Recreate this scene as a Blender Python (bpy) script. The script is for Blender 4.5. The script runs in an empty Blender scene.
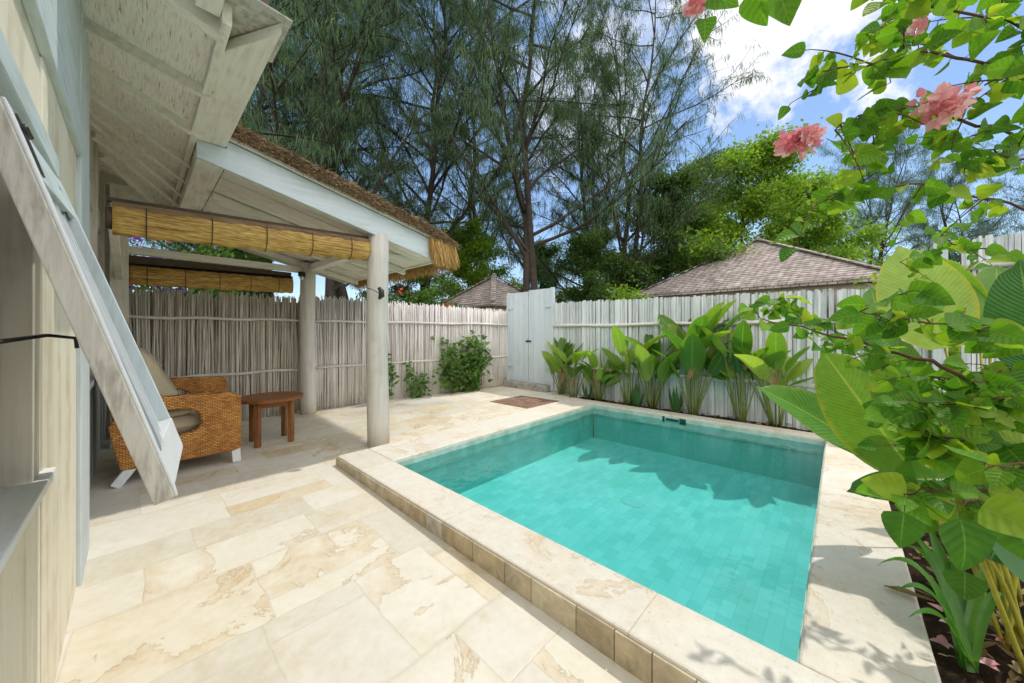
import bpy, math, random
import numpy as np
from mathutils import Vector, Matrix, noise
V = Vector
R = math.radians
random.seed(7)
rnd = random.random
def U(a, b): return a + (b - a) * random.random()

sc = bpy.context.scene
col = sc.collection

# ------------------------------------------------------------------ camera
FPX, CX, HOR, EYE, YAW = 351.0, 512.0, 333.0, 1.4, R(43)
FW = V((math.cos(YAW), math.sin(YAW), 0)); RT = V((math.sin(YAW), -math.cos(YAW), 0))
def at(px, py, d):            # a point at forward distance d
    return V((0, 0, EYE)) + FW * d + RT * ((px - CX) / FPX * d) + V((0, 0, (HOR - py) / FPX * d))
cam = bpy.data.cameras.new("camera"); camo = bpy.data.objects.new("camera", cam); col.objects.link(camo)
cam.sensor_width = 36; cam.lens = FPX / 1024 * 36; cam.shift_y = -8.5 / 1024
cam.clip_start = 0.02; cam.clip_end = 3000
camo.location = (0, 0, EYE); camo.rotation_euler = (R(90), 0, YAW - R(90))
sc.camera = camo

# ------------------------------------------------------------------ materials
class NT:
    def __init__(s, name):
        s.m = bpy.data.materials.new(name); s.m.use_nodes = True
        s.t = s.m.node_tree; s.t.nodes.clear()
        s.out = s.t.nodes.new("ShaderNodeOutputMaterial")
    def n(s, typ, ins=None, **kw):
        nd = s.t.nodes.new("ShaderNode" + typ)
        for k, v in kw.items(): setattr(nd, k, v)
        for k, v in (ins or {}).items():
            sk = nd.inputs[k]
            if isinstance(v, bpy.types.NodeSocket): s.t.links.new(v, sk)
            else: sk.default_value = v
        return nd
    def pos(s, scale=(1, 1, 1), rot=(0, 0, 0), obj=False):
        src = s.n("TexCoord").outputs["Object"] if obj else s.n("NewGeometry").outputs["Position"]
        return s.n("Mapping", {"Vector": src, "Scale": scale, "Rotation": rot}).outputs[0]
    def noise(s, vec, scale, detail=4, rough=.55, dist=0):
        return s.n("TexNoise", {"Vector": vec, "Scale": scale, "Detail": detail, "Roughness": rough, "Distortion": dist}).outputs["Fac"]
    def ramp(s, fac, stops):
        r = s.n("ValToRGB", {"Fac": fac}); e = r.color_ramp.elements
        while len(e) < len(stops): e.new(.5)
        for el, (p, c) in zip(e, stops):
            el.position = p; el.color = (c, c, c, 1) if not hasattr(c, "__len__") else (*c, 1)
        return r.outputs[0]
    def mix(s, f, a, b, mode="MIX"):
        m = s.n("Mix", data_type="RGBA", blend_type=mode)
        for i, v in ((0, f), (6, a), (7, b)):
            if isinstance(v, bpy.types.NodeSocket): s.t.links.new(v, m.inputs[i])
            else: m.inputs[i].default_value = v if i == 0 else (*v, 1) if len(v) == 3 else v
        return m.outputs[2]
    def math(s, op, a, b=0.0, c=0.0):
        return s.n("Math", {0: a, 1: b, 2: c}, operation=op).outputs[0]
    def bump(s, h, strength=.3, dist=.01):
        return s.n("Bump", {"Height": h, "Strength": strength, "Distance": dist}).outputs[0]
    def pbr(s, colr, rough=.7, nrm=None, spec=.3, **ex):
        ins = {"Base Color": colr if isinstance(colr, bpy.types.NodeSocket) else (*colr, 1), "Roughness": rough, "Specular IOR Level": spec}
        if nrm is not None: ins["Normal"] = nrm
        ins.update(ex)
        return s.n("BsdfPrincipled", ins).outputs[0]
    def done(s, sh):
        s.t.links.new(sh, s.out.inputs[0]); return s.m
    def island(s): return s.n("NewGeometry").outputs["Random Per Island"]

def m_stone(name, w, h, c1, c2, vein, mortar, veinamt=1.0, off=.37, rot=0, wet=0.0, loc=(0, 0, 0)):
    t = NT(name); p = t.n("VectorMath", {0: t.pos(rot=(0, 0, rot)), 1: loc}, operation="ADD").outputs[0]
    warp = t.n("VectorMath", {0: t.n("TexNoise", {"Vector": p, "Scale": 1.3, "Detail": 2}).outputs["Color"], 1: (.5, .5, .5)}, operation="SUBTRACT").outputs[0]
    pw = t.n("VectorMath", {0: p, 1: t.n("VectorMath", {0: warp, "Scale": .035}, operation="SCALE").outputs[0]}, operation="ADD").outputs[0]
    b = t.n("TexBrick", {"Vector": pw, "Color1": (*c1, 1), "Color2": (*c2, 1), "Mortar": (*mortar, 1), "Scale": 1.0,
            "Mortar Size": .0045, "Mortar Smooth": .5, "Bias": .0, "Brick Width": w, "Row Height": h}, offset=off, squash=1.35, squash_frequency=3)
    cells = t.n("TexVoronoi", {"Vector": p, "Scale": 1.7}, feature="F1").outputs["Color"]
    sep = t.n("SeparateColor", {0: cells}).outputs[0]
    n1 = t.noise(p, 1.6, 6, .62, .9); n2 = t.noise(p, 1.7, 8, .66, .9); n3 = t.noise(p, 22, 5, .6)
    c = t.mix(t.math("MULTIPLY", t.ramp(n1, [(.52, 0), (.72, 1)]), .45 * veinamt), b.outputs[0], vein)
    c = t.mix(t.math("MULTIPLY", t.ramp(sep, [(.6, 0), (.95, 1)]), .28), c, (vein[0] * 1.15, vein[1] * 1.1, vein[2]))
    band = t.math("ABSOLUTE", t.math("SUBTRACT", n2, .5))
    gate = t.ramp(t.noise(p, 1.1, 3), [(.47, 0), (.56, 1)])
    line = t.math("MULTIPLY", t.ramp(band, [(0, 1), (.007, 0)]), gate)
    c = t.mix(t.math("MULTIPLY", line, .8 * veinamt), c, (vein[0] * .42, vein[1] * .34, vein[2] * .26))
    halo = t.math("MULTIPLY", t.ramp(n2, [(.496, 0), (.503, .7), (.60, 0)]), gate)
    c = t.mix(t.math("MULTIPLY", halo, veinamt), c, (vein[0] * .95, vein[1] * .78, vein[2] * .58))
    c = t.mix(.30, c, t.ramp(t.noise(p, 4.5, 7, .7, 1.2), [(.3, .32), (.7, .72)]), "OVERLAY")
    c = t.mix(.22, c, t.ramp(n3, [(.3, .35), (.7, .85)]), "OVERLAY")
    pit = t.ramp(t.noise(p, 60, 3, .6), [(.30, 0), (.42, 1)])
    c = t.mix(.16, c, pit, "MULTIPLY")
    n2 = t.math("ADD", n2, t.math("MULTIPLY", pit, .12))
    hgt = t.math("ADD", t.math("MULTIPLY", n2, .5), t.math("MULTIPLY", b.outputs[1], -.5))
    return t.done(t.pbr(c, t.ramp(n1, [(.3, .42 - wet), (.7, .68 - wet)]), t.bump(hgt, .22, .008), .35))

def m_flag(name, h, w0, w1, c1, c2, vein, mortar):
    t = NT(name); p0 = t.pos(); m = t.math
    wob = t.n("VectorMath", {0: t.n("VectorMath", {0: t.n("TexNoise", {"Vector": p0, "Scale": 3.0, "Detail": 3}).outputs["Color"], 1: (.5, .5, .5)}, operation="SUBTRACT").outputs[0], "Scale": .045}, operation="SCALE").outputs[0]
    p = t.n("VectorMath", {0: p0, 1: wob}, operation="ADD").outputs[0]
    sp = t.n("SeparateXYZ", {0: p}); x, y = sp.outputs[0], sp.outputs[1]
    y = m("ADD", m("DIVIDE", y, h), m("MULTIPLY", t.n("TexNoise", {"W": m("MULTIPLY", y, 1.3), "Scale": 1.0, "Detail": 0}, noise_dimensions="1D").outputs["Fac"], 1.5))
    r = m("FLOOR", y); wr = t.n("TexWhiteNoise", {"W": r}, noise_dimensions="1D").outputs["Value"]
    W = m("ADD", m("MULTIPLY", wr, w1 - w0), w0); xw = m("ADD", m("DIVIDE", x, W), m("MULTIPLY", wr, 9.7)); cc = m("FLOOR", xw)
    q = t.n("TexWhiteNoise", {"Vector": t.n("CombineXYZ", {0: r, 1: cc}).outputs[0]}, noise_dimensions="2D"); sel = m("GREATER_THAN", q.outputs["Value"], .74)
    half = m("MULTIPLY", sel, m("GREATER_THAN", m("FRACT", y), .5))
    q2 = t.n("TexWhiteNoise", {"Vector": t.n("CombineXYZ", {0: r, 1: cc, 2: half}).outputs[0]}, noise_dimensions="3D"); tone = q2.outputs["Value"]; shift = q2.outputs["Color"]
    def edge(v, size): f = m("FRACT", v); return m("MULTIPLY", m("MINIMUM", f, m("SUBTRACT", 1.0, f)), size)
    d = m("MINIMUM", edge(xw, W), edge(y, h * .75))
    d = m("MINIMUM", d, m("ADD", edge(m("MULTIPLY", y, 2), h * .37), m("MULTIPLY", m("SUBTRACT", 1.0, sel), 9)))
    joint = t.ramp(d, [(.0015, 1), (.0055, 0)])
    pv = t.n("VectorMath", {0: p0, 1: t.n("VectorMath", {0: shift, "Scale": 11.0}, operation="SCALE").outputs[0]}, operation="ADD").outputs[0]
    n1 = t.noise(pv, 1.5, 6, .62, .8); n2 = t.noise(pv, 1.35, 8, .64, .8); n3 = t.noise(p0, 24, 5, .6); n4 = t.noise(pv, 5, 7, .68, 1.0)
    c = t.ramp(tone, [(0, c2), (.35, c1), (.7, (c1[0] * 1.03, c1[1] * 1.02, c1[2] * .97)), (1, (c2[0] * 1.02, c2[1] * .96, c2[2] * .84))])
    c = t.mix(m("MULTIPLY", t.ramp(n1, [(.50, 0), (.72, 1)]), .5), c, vein)
    gate = t.ramp(q2.outputs["Value"], [(.42, 0), (.50, 1)])
    line = m("MULTIPLY", t.ramp(m("ABSOLUTE", m("SUBTRACT", n2, .52)), [(0, 1), (.006, 0)]), gate)
    halo = m("MULTIPLY", t.ramp(n2, [(.516, 0), (.523, .42), (.63, 0)]), gate)
    c = t.mix(halo, c, (vein[0], vein[1] * .86, vein[2] * .7)); c = t.mix(m("MULTIPLY", line, .5), c, (vein[0] * .5, vein[1] * .40, vein[2] * .3))
    c = t.mix(.34, c, t.ramp(n4, [(.3, .3), (.7, .72)]), "OVERLAY"); c = t.mix(.18, c, t.ramp(n3, [(.3, .3), (.7, .8)]), "OVERLAY")
    c = t.mix(m("MULTIPLY", joint, .42), c, mortar)
    hgt = m("ADD", m("MULTIPLY", t.ramp(n2, [(.51, 0), (.53, 1)]), m("MULTIPLY", gate, .25)), m("ADD", m("MULTIPLY", n4, .35), m("MULTIPLY", joint, -.7)))
    return t.done(t.pbr(c, t.ramp(n1, [(.3, .42), (.7, .66)]), t.bump(hgt, .3, .008), .35))

def m_wood(name, c1, c2, c3, axis=2, scale=1.0, rough=.7, worn=.4, island=.0, bump=.25, wave=False):
    t = NT(name); sc_ = [14 * scale] * 3; sc_[axis] = 1.1 * scale
    p = t.pos(tuple(sc_), obj=True)
    if island:
        sh = t.n("CombineXYZ", {0: t.math("MULTIPLY", t.island(), 31), 1: t.math("MULTIPLY", t.island(), 17)}).outputs[0]
        p = t.n("VectorMath", {0: p, 1: sh}, operation="ADD").outputs[0]
    g = t.noise(p, 2.2, 6, .6, .4); w = t.noise(t.pos(obj=True), 5, 5, .65)
    c = t.mix(t.ramp(g, [(.35, 0), (.65, 1)]), c1, c2)
    mask = t.math("MULTIPLY", t.ramp(t.math("ADD", t.math("MULTIPLY", g, .55), t.math("MULTIPLY", w, .55)), [(.55, 0), (.68, 1)]), worn)
    c = t.mix(mask, c, c3)
    if island:
        k = t.math("ADD", t.math("MULTIPLY", t.island(), island), 1 - island)
        c = t.mix(1.0, c, t.n("CombineColor", {0: k, 1: k, 2: k}).outputs[0], "MULTIPLY")
    return t.done(t.pbr(c, rough, t.bump(g, bump, .004)))

def m_plain(name, c, rough=.6, spec=.3, metal=0, nz=.25, scale=18):
    t = NT(name); n = t.noise(t.pos(obj=True), scale, 5)
    k = t.mix(nz, c, t.ramp(n, [(.3, .2), (.7, .9)]), "OVERLAY")
    return t.done(t.pbr(k, rough, t.bump(n, .12, .003), spec, Metallic=metal))

def m_leaf(name, c1, c2, c3=None, trans=.35, rough=.45, veins=0, rib=None, edge=None, spec=.35, tc=(1.7, 1.95, .55)):
    t = NT(name); r = t.island()
    stops = [(0, c1), (.6, c2), (1, c3 or c2)]
    c = t.ramp(r, stops)
    uv = t.n("SeparateXYZ", {0: t.n("UVMap").outputs[0]})
    u = t.math("ABSOLUTE", uv.outputs[0]); v = uv.outputs[1]
    n = t.noise(t.pos(obj=True), 26, 4)
    c = t.mix(.25, c, t.ramp(n, [(.3, .3), (.7, .75)]), "OVERLAY")
    nrm = None
    if veins:
        ph = t.math("MULTIPLY", t.math("SUBTRACT", v, t.math("MULTIPLY", u, .22)), veins)
        s = t.math("SINE", ph)
        c = t.mix(t.math("MULTIPLY", t.ramp(s, [(.0, 0), (1, 1)]), .18), c, (c2[0] * 1.9, c2[1] * 1.6, c2[2] * 1.3))
        nrm = t.bump(s, .25, .004)
    if edge:
        e = t.ramp(t.math("ADD", u, t.math("MULTIPLY", t.math("SUBTRACT", n, .5), .35)), [(.86, 0), (.97, 1)])
        c = t.mix(t.math("MULTIPLY", e, .45), c, edge)
    if rib:
        c = t.mix(t.ramp(u, [(.0, .8), (.055, 0)]), c, rib)
    sh = t.pbr(c, rough, nrm, spec)
    tr = t.n("BsdfTranslucent", {"Color": t.mix(1.0, c, tc, "MULTIPLY")}).outputs[0]
    return t.done(t.n("MixShader", {0: trans, 1: sh, 2: tr}).outputs[0])

def m_sticks(name, c1, c2, c3, ax=2):
    t = NT(name); r = t.island()
    c = t.ramp(r, [(0, c1), (.5, c2), (1, c3)])
    s = [40, 40, 40]; s[ax] = 4
    n = t.noise(t.pos(tuple(s), obj=True), 1, 5, .6)
    n2 = t.noise(t.pos(obj=True), 2.2, 4, .6)
    c = t.mix(.45, c, t.ramp(n, [(.3, .12), (.7, .85)]), "OVERLAY")
    c = t.mix(t.math("MULTIPLY", t.ramp(n2, [(.5, 0), (.75, 1)]), .3), c, (c1[0] * .7, c1[1] * .68, c1[2] * .62))
    return t.done(t.pbr(c, .8, t.bump(n, .25, .004), .15))

M = {}
M["deck"] = m_flag("deck_stone", .46, .42, .86, (.74, .695, .595), (.655, .60, .485), (.59, .47, .28), (.57, .51, .41))
M["coping"] = m_stone("coping_stone", .95, 20, (.735, .69, .595), (.675, .62, .51), (.60, .49, .34), (.55, .50, .42), .6, .5, loc=(0, 7, 0))
M["coping_side"] = m_stone("coping_stone_side", .95, 20, (.735, .69, .595), (.675, .62, .51), (.60, .49, .34), (.55, .50, .42), .6, .5, rot=R(90), loc=(0, 7, 0))
t = NT("step_tile"); r = t.island()
c = t.ramp(r, [(0, (.36, .285, .19)), (.35, (.55, .47, .34)), (.7, (.46, .37, .245)), (1, (.53, .49, .40))])
n = t.noise(t.pos(), 9, 6, .65, .6); c = t.mix(.5, c, t.ramp(n, [(.3, .2), (.7, .85)]), "OVERLAY")
M["step_tile"] = t.done(t.pbr(c, .6, t.bump(n, .3, .006)))
def m_pool(name, rot):
    t = NT(name); p = t.pos(rot=rot)
    b = t.n("TexBrick", {"Vector": p, "Color1": (.31, .60, .54, 1), "Color2": (.37, .655, .59, 1), "Mortar": (.27, .55, .50, 1), "Scale": 1.0,
        "Mortar Size": .002, "Bias": .1, "Brick Width": .17, "Row Height": .085}, offset=.5)
    b2 = t.n("TexBrick", {"Vector": p, "Color1": (.2, .2, .2, 1), "Color2": (.8, .8, .8, 1), "Mortar": (.5, .5, .5, 1), "Scale": 1.0,
        "Mortar Size": 0, "Brick Width": .17, "Row Height": .085}, offset=.5)
    n = t.noise(p, 1.4, 4, .6, .5)
    c = t.mix(.4, b.outputs[0], t.ramp(n, [(.3, .35), (.7, .7)]), "OVERLAY")
    c = t.mix(.09, c, b2.outputs[0], "OVERLAY")
    return t.done(t.pbr(c, .5))
M["pool_floor"] = m_pool("pool_floor_tile", (0, 0, 0))
M["pool_wx"] = m_pool("pool_wall_tile_a", (R(90), 0, 0))
M["pool_wy"] = m_pool("pool_wall_tile_b", (R(90), 0, R(90)))
t = NT("pool_band"); n = t.noise(t.pos(), 7, 5); c = t.mix(.5, (.50, .60, .52), t.ramp(n, [(.3, .25), (.7, .8)]), "OVERLAY")
M["pool_band"] = t.done(t.pbr(c, .45))
t = NT("water"); p = t.pos()
h_ = t.math("ADD", t.noise(p, 3.2, 3, .5, .4), t.math("MULTIPLY", t.noise(p, 11, 2), .25))
nb = t.bump(h_, .16, .05)
fr = t.n("Fresnel", {"IOR": 1.33, "Normal": nb}).outputs[0]
gl = t.n("BsdfGlossy", {"Color": (1, 1, 1, 1), "Roughness": .02, "Normal": nb}).outputs[0]
tr = t.n("BsdfTransparent", {"Color": (.545, .95, .965, 1)}).outputs[0]
M["water"] = t.done(t.n("MixShader", {0: t.math("MULTIPLY", fr, .75), 1: tr, 2: gl}).outputs[0])

M["paint_x"] = m_wood("painted_wood_x", (.84, .81, .72), (.77, .73, .63), (.48, .40, .30), 0, 1, worn=.35)
M["paint_y"] = m_wood("painted_wood_y", (.84, .81, .72), (.77, .73, .63), (.48, .40, .30), 1, 1, worn=.35)
M["paint_z"] = m_wood("painted_wood_z", (.76, .73, .64), (.67, .63, .54), (.44, .38, .29), 2, 1, worn=.35)
M["blue_x"] = m_wood("blue_white_wood_x", (.66, .72, .74), (.58, .65, .68), (.45, .45, .42), 0, 1, worn=.2)
M["blue_z"] = m_wood("blue_white_wood_z", (.62, .68, .68), (.52, .59, .60), (.38, .38, .34), 2, 1, worn=.35)
M["blue_y"] = m_wood("blue_white_wood_y", (.60, .68, .68), (.50, .58, .58), (.38, .38, .34), 1, 1, worn=.35)
M["tan_z"] = m_wood("tan_board_z", (.82, .765, .62), (.76, .70, .545), (.54, .43, .27), 2, .28, worn=.5, bump=.08)
M["sill"] = m_wood("sill_paint", (.88, .89, .88), (.83, .85, .84), (.62, .62, .58), 1, .7, worn=.3, bump=.1)
M["grey_z"] = m_wood("weathered_grey_z", (.60, .59, .52), (.44, .43, .38), (.26, .245, .20), 2, .8, worn=.6)
M["stile"] = m_wood("worn_stile", (.68, .65, .58), (.55, .51, .45), (.28, .24, .20), 2, 2.4, worn=.6, bump=.6)
M["white"] = m_plain("white_paint", (.74, .76, .76), .5, nz=.2)
M["grey_paint"] = m_plain("grey_glaze", (.24, .28, .30), .45, nz=.2)
M["post"] = m_wood("post_paint", (.70, .67, .61), (.62, .59, .53), (.45, .40, .34), 2, .7, worn=.3)
t = NT("bamboo_matting"); p = t.pos((120, 9, 9), obj=True)
n = t.noise(p, 1.0, 3, .6, .3); n2 = t.noise(t.pos(obj=True), 6, 4)
c = t.ramp(n, [(.28, (.34, .28, .19)), (.38, (.76, .71, .60)), (.55, (.88, .85, .77))])
c = t.mix(.35, c, t.ramp(n2, [(.3, .3), (.7, .75)]), "OVERLAY")
M["matting"] = t.done(t.pbr(c, .85, t.bump(n, .6, .01), .1))
t = NT("blind_slats"); pz = t.n("SeparateXYZ", {0: t.pos(obj=True)}).outputs[2]
n = t.noise(t.pos((2.2, 2.2, 60), obj=True), 1.6, 4, .6, .2); n2 = t.noise(t.pos((7, 7, 40), obj=True), 2, 3)
c = t.ramp(n, [(.3, (.24, .12, .03)), (.46, (.56, .34, .09)), (.7, (.76, .54, .18))])
c = t.mix(.5, c, t.ramp(n2, [(.35, .2), (.65, .8)]), "OVERLAY")
tr = t.n("BsdfTranslucent", {"Color": c}).outputs[0]
M["blind"] = t.done(t.n("MixShader", {0: .25, 1: t.pbr(c, .55, t.bump(n, .5, .006)), 2: tr}).outputs[0])
M["valance"] = m_wood("brown_valance", (.26, .17, .085), (.16, .10, .05), (.09, .06, .03), 0, 2.0, worn=.5)
M["dark_wood"] = m_plain("dark_brown_wood", (.075, .05, .032), .6)
t = NT("wicker"); p = t.pos(obj=True)
def weave(axes):
    s = t.n("SeparateXYZ", {0: p})
    return t.n("CombineXYZ", {0: s.outputs[axes[0]], 1: s.outputs[axes[1]]}).outputs[0]
sx = t.n("SeparateXYZ", {0: p})
q = t.n("CombineXYZ", {0: t.math("ADD", sx.outputs[0], sx.outputs[1]), 1: sx.outputs[2]}).outputs[0]
q = t.n("VectorMath", {0: q, 1: t.n("VectorMath", {0: t.n("TexNoise", {"Vector": p, "Scale": 16.0}).outputs["Color"], "Scale": .008}, operation="SCALE").outputs[0]}, operation="ADD").outputs[0]
b = t.n("TexBrick", {"Vector": q, "Color1": (.74, .35, .09, 1), "Color2": (.46, .185, .04, 1), "Mortar": (.10, .035, .01, 1), "Scale": 1.0,
    "Mortar Size": .0032, "Mortar Smooth": .9, "Brick Width": .036, "Row Height": .0145}, offset=.5)
n = t.noise(p, 9, 4)
c = t.mix(.5, b.outputs[0], t.ramp(n, [(.3, .25), (.7, .75)]), "OVERLAY")
M["wicker"] = t.done(t.pbr(c, .5, t.bump(t.math("SUBTRACT", 1.0, b.outputs[1]), .8, .008), .35))
t = NT("cushion"); p = t.pos((300, 300, 300), obj=True); n = t.noise(p, 1, 2); n2 = t.noise(t.pos(obj=True), 4, 3)
c = t.mix(.3, (.46, .39, .27), t.ramp(n2, [(.3, .3), (.7, .7)]), "OVERLAY"); M["cushion"] = t.done(t.pbr(c, .9, t.bump(n, .2, .002), .1))
M["teak"] = m_wood("teak", (.30, .12, .04), (.21, .075, .025), (.13, .045, .016), 0, 1.2, .45, .5)
M["teak_z"] = m_wood("teak_leg", (.32, .15, .055), (.22, .09, .032), (.13, .05, .02), 2, 1.2, .5, .5)
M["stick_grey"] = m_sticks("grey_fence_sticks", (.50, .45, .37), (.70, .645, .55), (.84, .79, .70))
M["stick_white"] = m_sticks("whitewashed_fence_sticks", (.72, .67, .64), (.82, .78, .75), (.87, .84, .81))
M["slat_blue"] = m_sticks("bluish_fence_slats", (.46, .49, .49), (.63, .67, .67), (.76, .79, .79))
M["backing"] = m_wood("fence_backing", (.50, .46, .40), (.36, .33, .28), (.20, .18, .15), 2, 3.0, worn=.5)
M["gate"] = m_wood("gate_paint", (.66, .74, .78), (.60, .69, .74), (.48, .52, .52), 2, .8, .6, .25, island=.12)
M["rail"] = m_plain("fence_rail", (.70, .67, .62), .8, .2, nz=.35)
M["thatch"] = m_sticks("thatch_straw", (.15, .10, .065), (.30, .205, .115), (.44, .33, .20))
M["fringe"] = m_sticks("thatch_fringe", (.36, .21, .07), (.58, .37, .13), (.70, .49, .20))
M["metal"] = m_plain("dark_metal", (.06, .055, .05), .45, .5, .6)
M["black"] = m_plain("black_plastic", (.02, .02, .02), .5)
M["skim"] = m_plain("skimmer_green", (.012, .07, .06), .5)
M["step_stone"] = m_plain("grey_step_stone", (.34, .32, .29), .85, nz=.5, scale=9)
t = NT("brown_paving"); b = t.n("TexBrick", {"Vector": t.pos(rot=(0, 0, R(20))), "Color1": (.20, .115, .075, 1), "Color2": (.32, .20, .14, 1), "Mortar": (.11, .075, .055, 1), "Scale": 1.0, "Mortar Size": .006, "Brick Width": .14, "Row Height": .07})
n = t.noise(t.pos(), 14, 5); c = t.mix(.5, b.outputs[0], t.ramp(n, [(.3, .25), (.7, .8)]), "OVERLAY"); M["brown_pave"] = t.done(t.pbr(c, .85, t.bump(n, .4, .01)))
t = NT("soil"); n = t.noise(t.pos(), 24, 8, .7); n2 = t.noise(t.pos(), 5, 4)
c = t.ramp(n, [(.3, (.012, .008, .005)), (.55, (.05, .032, .02)), (.75, (.13, .09, .055))]); M["soil"] = t.done(t.pbr(c, .95, t.bump(n, .9, .04), .1))
t = NT("earth"); n = t.noise(t.pos(), .8, 8, .7)
c = t.ramp(n, [(.35, (.05, .07, .02)), (.6, (.14, .12, .07))]); M["earth"] = t.done(t.pbr(c, .95))
def m_roof(name, rot, c1, c2):
    t = NT(name); p = t.pos(rot=rot)
    sp = t.n("SeparateXYZ", {0: p}); q = t.n("CombineXYZ", {0: t.math("ADD", sp.outputs[0], sp.outputs[1]), 1: sp.outputs[2]}).outputs[0]
    n = t.noise(p, 4, 6, .65); nn = t.noise(p, 1.2, 4)
    q = t.n("VectorMath", {0: q, 1: t.n("VectorMath", {0: t.n("TexNoise", {"Vector": p, "Scale": 5.0}).outputs["Color"], "Scale": .05}, operation="SCALE").outputs[0]}, operation="ADD").outputs[0]
    b = t.n("TexBrick", {"Vector": q, "Color1": (*c1, 1), "Color2": (*c2, 1), "Mortar": (c1[0] * .25, c1[1] * .25, c1[2] * .25, 1), "Scale": 1.0,
        "Mortar Size": .012, "Mortar Smooth": .4, "Brick Width": .22, "Row Height": .085})
    c = t.mix(.55, b.outputs[0], t.ramp(n, [(.3, .2), (.7, .8)]), "OVERLAY")
    c = t.mix(t.math("MULTIPLY", t.ramp(nn, [(.5, 0), (.7, 1)]), .4), c, (c1[0] * .5, c1[1] * .55, c1[2] * .55))
    return t.done(t.pbr(c, .9, t.bump(t.math("ADD", n, t.math("MULTIPLY", b.outputs[1], -1.0)), .6, .03), .1))
M["shingle"] = m_roof("shingle_roof", (0, 0, 0), (.34, .285, .26), (.47, .41, .38))
M["bark"] = m_wood("bark", (.065, .052, .042), (.035, .028, .022), (.11, .095, .08), 2, .6, .95, .5)
M["twig"] = m_plain("bougainvillea_twig", (.12, .06, .035), .8)
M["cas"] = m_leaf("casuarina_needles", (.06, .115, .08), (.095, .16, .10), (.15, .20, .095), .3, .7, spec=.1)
M["casfar"] = m_leaf("far_casuarina_needles", (.08, .14, .13), (.11, .18, .17), (.14, .21, .18), .3, .7, spec=.1)  # distance haze put into the needle colour, paler and bluer
M["broad"] = m_leaf("broad_leaves", (.10, .20, .025), (.19, .31, .035), (.34, .42, .05), .4, .55)
M["broad2"] = m_leaf("dark_broad_leaves", (.045, .10, .025), (.08, .15, .034), (.15, .22, .045), .35, .55)
M["vine"] = m_leaf("vine_leaves", (.05, .12, .02), (.08, .17, .03), (.15, .25, .04), .35, .5)
M["boug"] = m_leaf("bougainvillea_leaves", (.06, .165, .02), (.14, .29, .03), (.38, .45, .055), .43, .5, veins=38, rib=(.30, .42, .10), spec=.25)
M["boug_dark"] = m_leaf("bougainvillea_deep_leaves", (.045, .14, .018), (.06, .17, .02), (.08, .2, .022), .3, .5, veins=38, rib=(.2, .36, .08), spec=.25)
M["cal"] = m_leaf("calathea_leaves", (.04, .13, .025), (.12, .25, .03), (.36, .43, .09), .42, .32, veins=150, rib=(.40, .45, .12), edge=(.35, .28, .06), spec=.5)
M["cal_hero"] = m_leaf("calathea_hero_leaves", (.075, .17, .03), (.15, .26, .05), (.23, .33, .07), .45, .30, veins=190, rib=(.42, .45, .14), edge=(.42, .33, .08), spec=.5)
M["cal_pale"] = m_leaf("calathea_pale_leaves", (.26, .34, .16), (.30, .38, .18), (.34, .42, .20), .4, .35, veins=190, rib=(.42, .45, .2), edge=(.55, .40, .05), spec=.5)
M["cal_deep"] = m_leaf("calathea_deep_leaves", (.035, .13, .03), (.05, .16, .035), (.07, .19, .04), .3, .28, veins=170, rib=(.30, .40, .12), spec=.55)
M["petiole"] = m_plain("yellow_petiole", (.42, .40, .06), .45, .4, nz=.3)
M["petiole_far"] = m_plain("olive_petiole", (.17, .21, .055), .6, .3, nz=.3)
M["strap"] = m_leaf("strap_leaves", (.07, .20, .035), (.11, .27, .04), (.22, .36, .06), .4, .35, spec=.5)
M["petal"] = m_leaf("pink_bracts", (.86, .28, .34), (.93, .50, .52), (.96, .78, .75), .4, .6, tc=(1, 1, 1))
M["red"] = m_leaf("red_bracts", (.70, .06, .05), (.75, .10, .07), (.80, .2, .12), .3, .6, tc=(1, 1, 1))
M["purple"] = m_leaf("purple_bracts", (.20, .04, .42), (.30, .07, .55), (.55, .12, .40), .3, .6, tc=(1, 1, 1))
M["dryleaf"] = m_leaf("dry_leaves", (.16, .10, .04), (.26, .17, .08), (.34, .26, .14), .15, .8)
M["render"] = m_plain("cream_render", (.55, .50, .42), .9, .1, nz=.3, scale=5)

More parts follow.
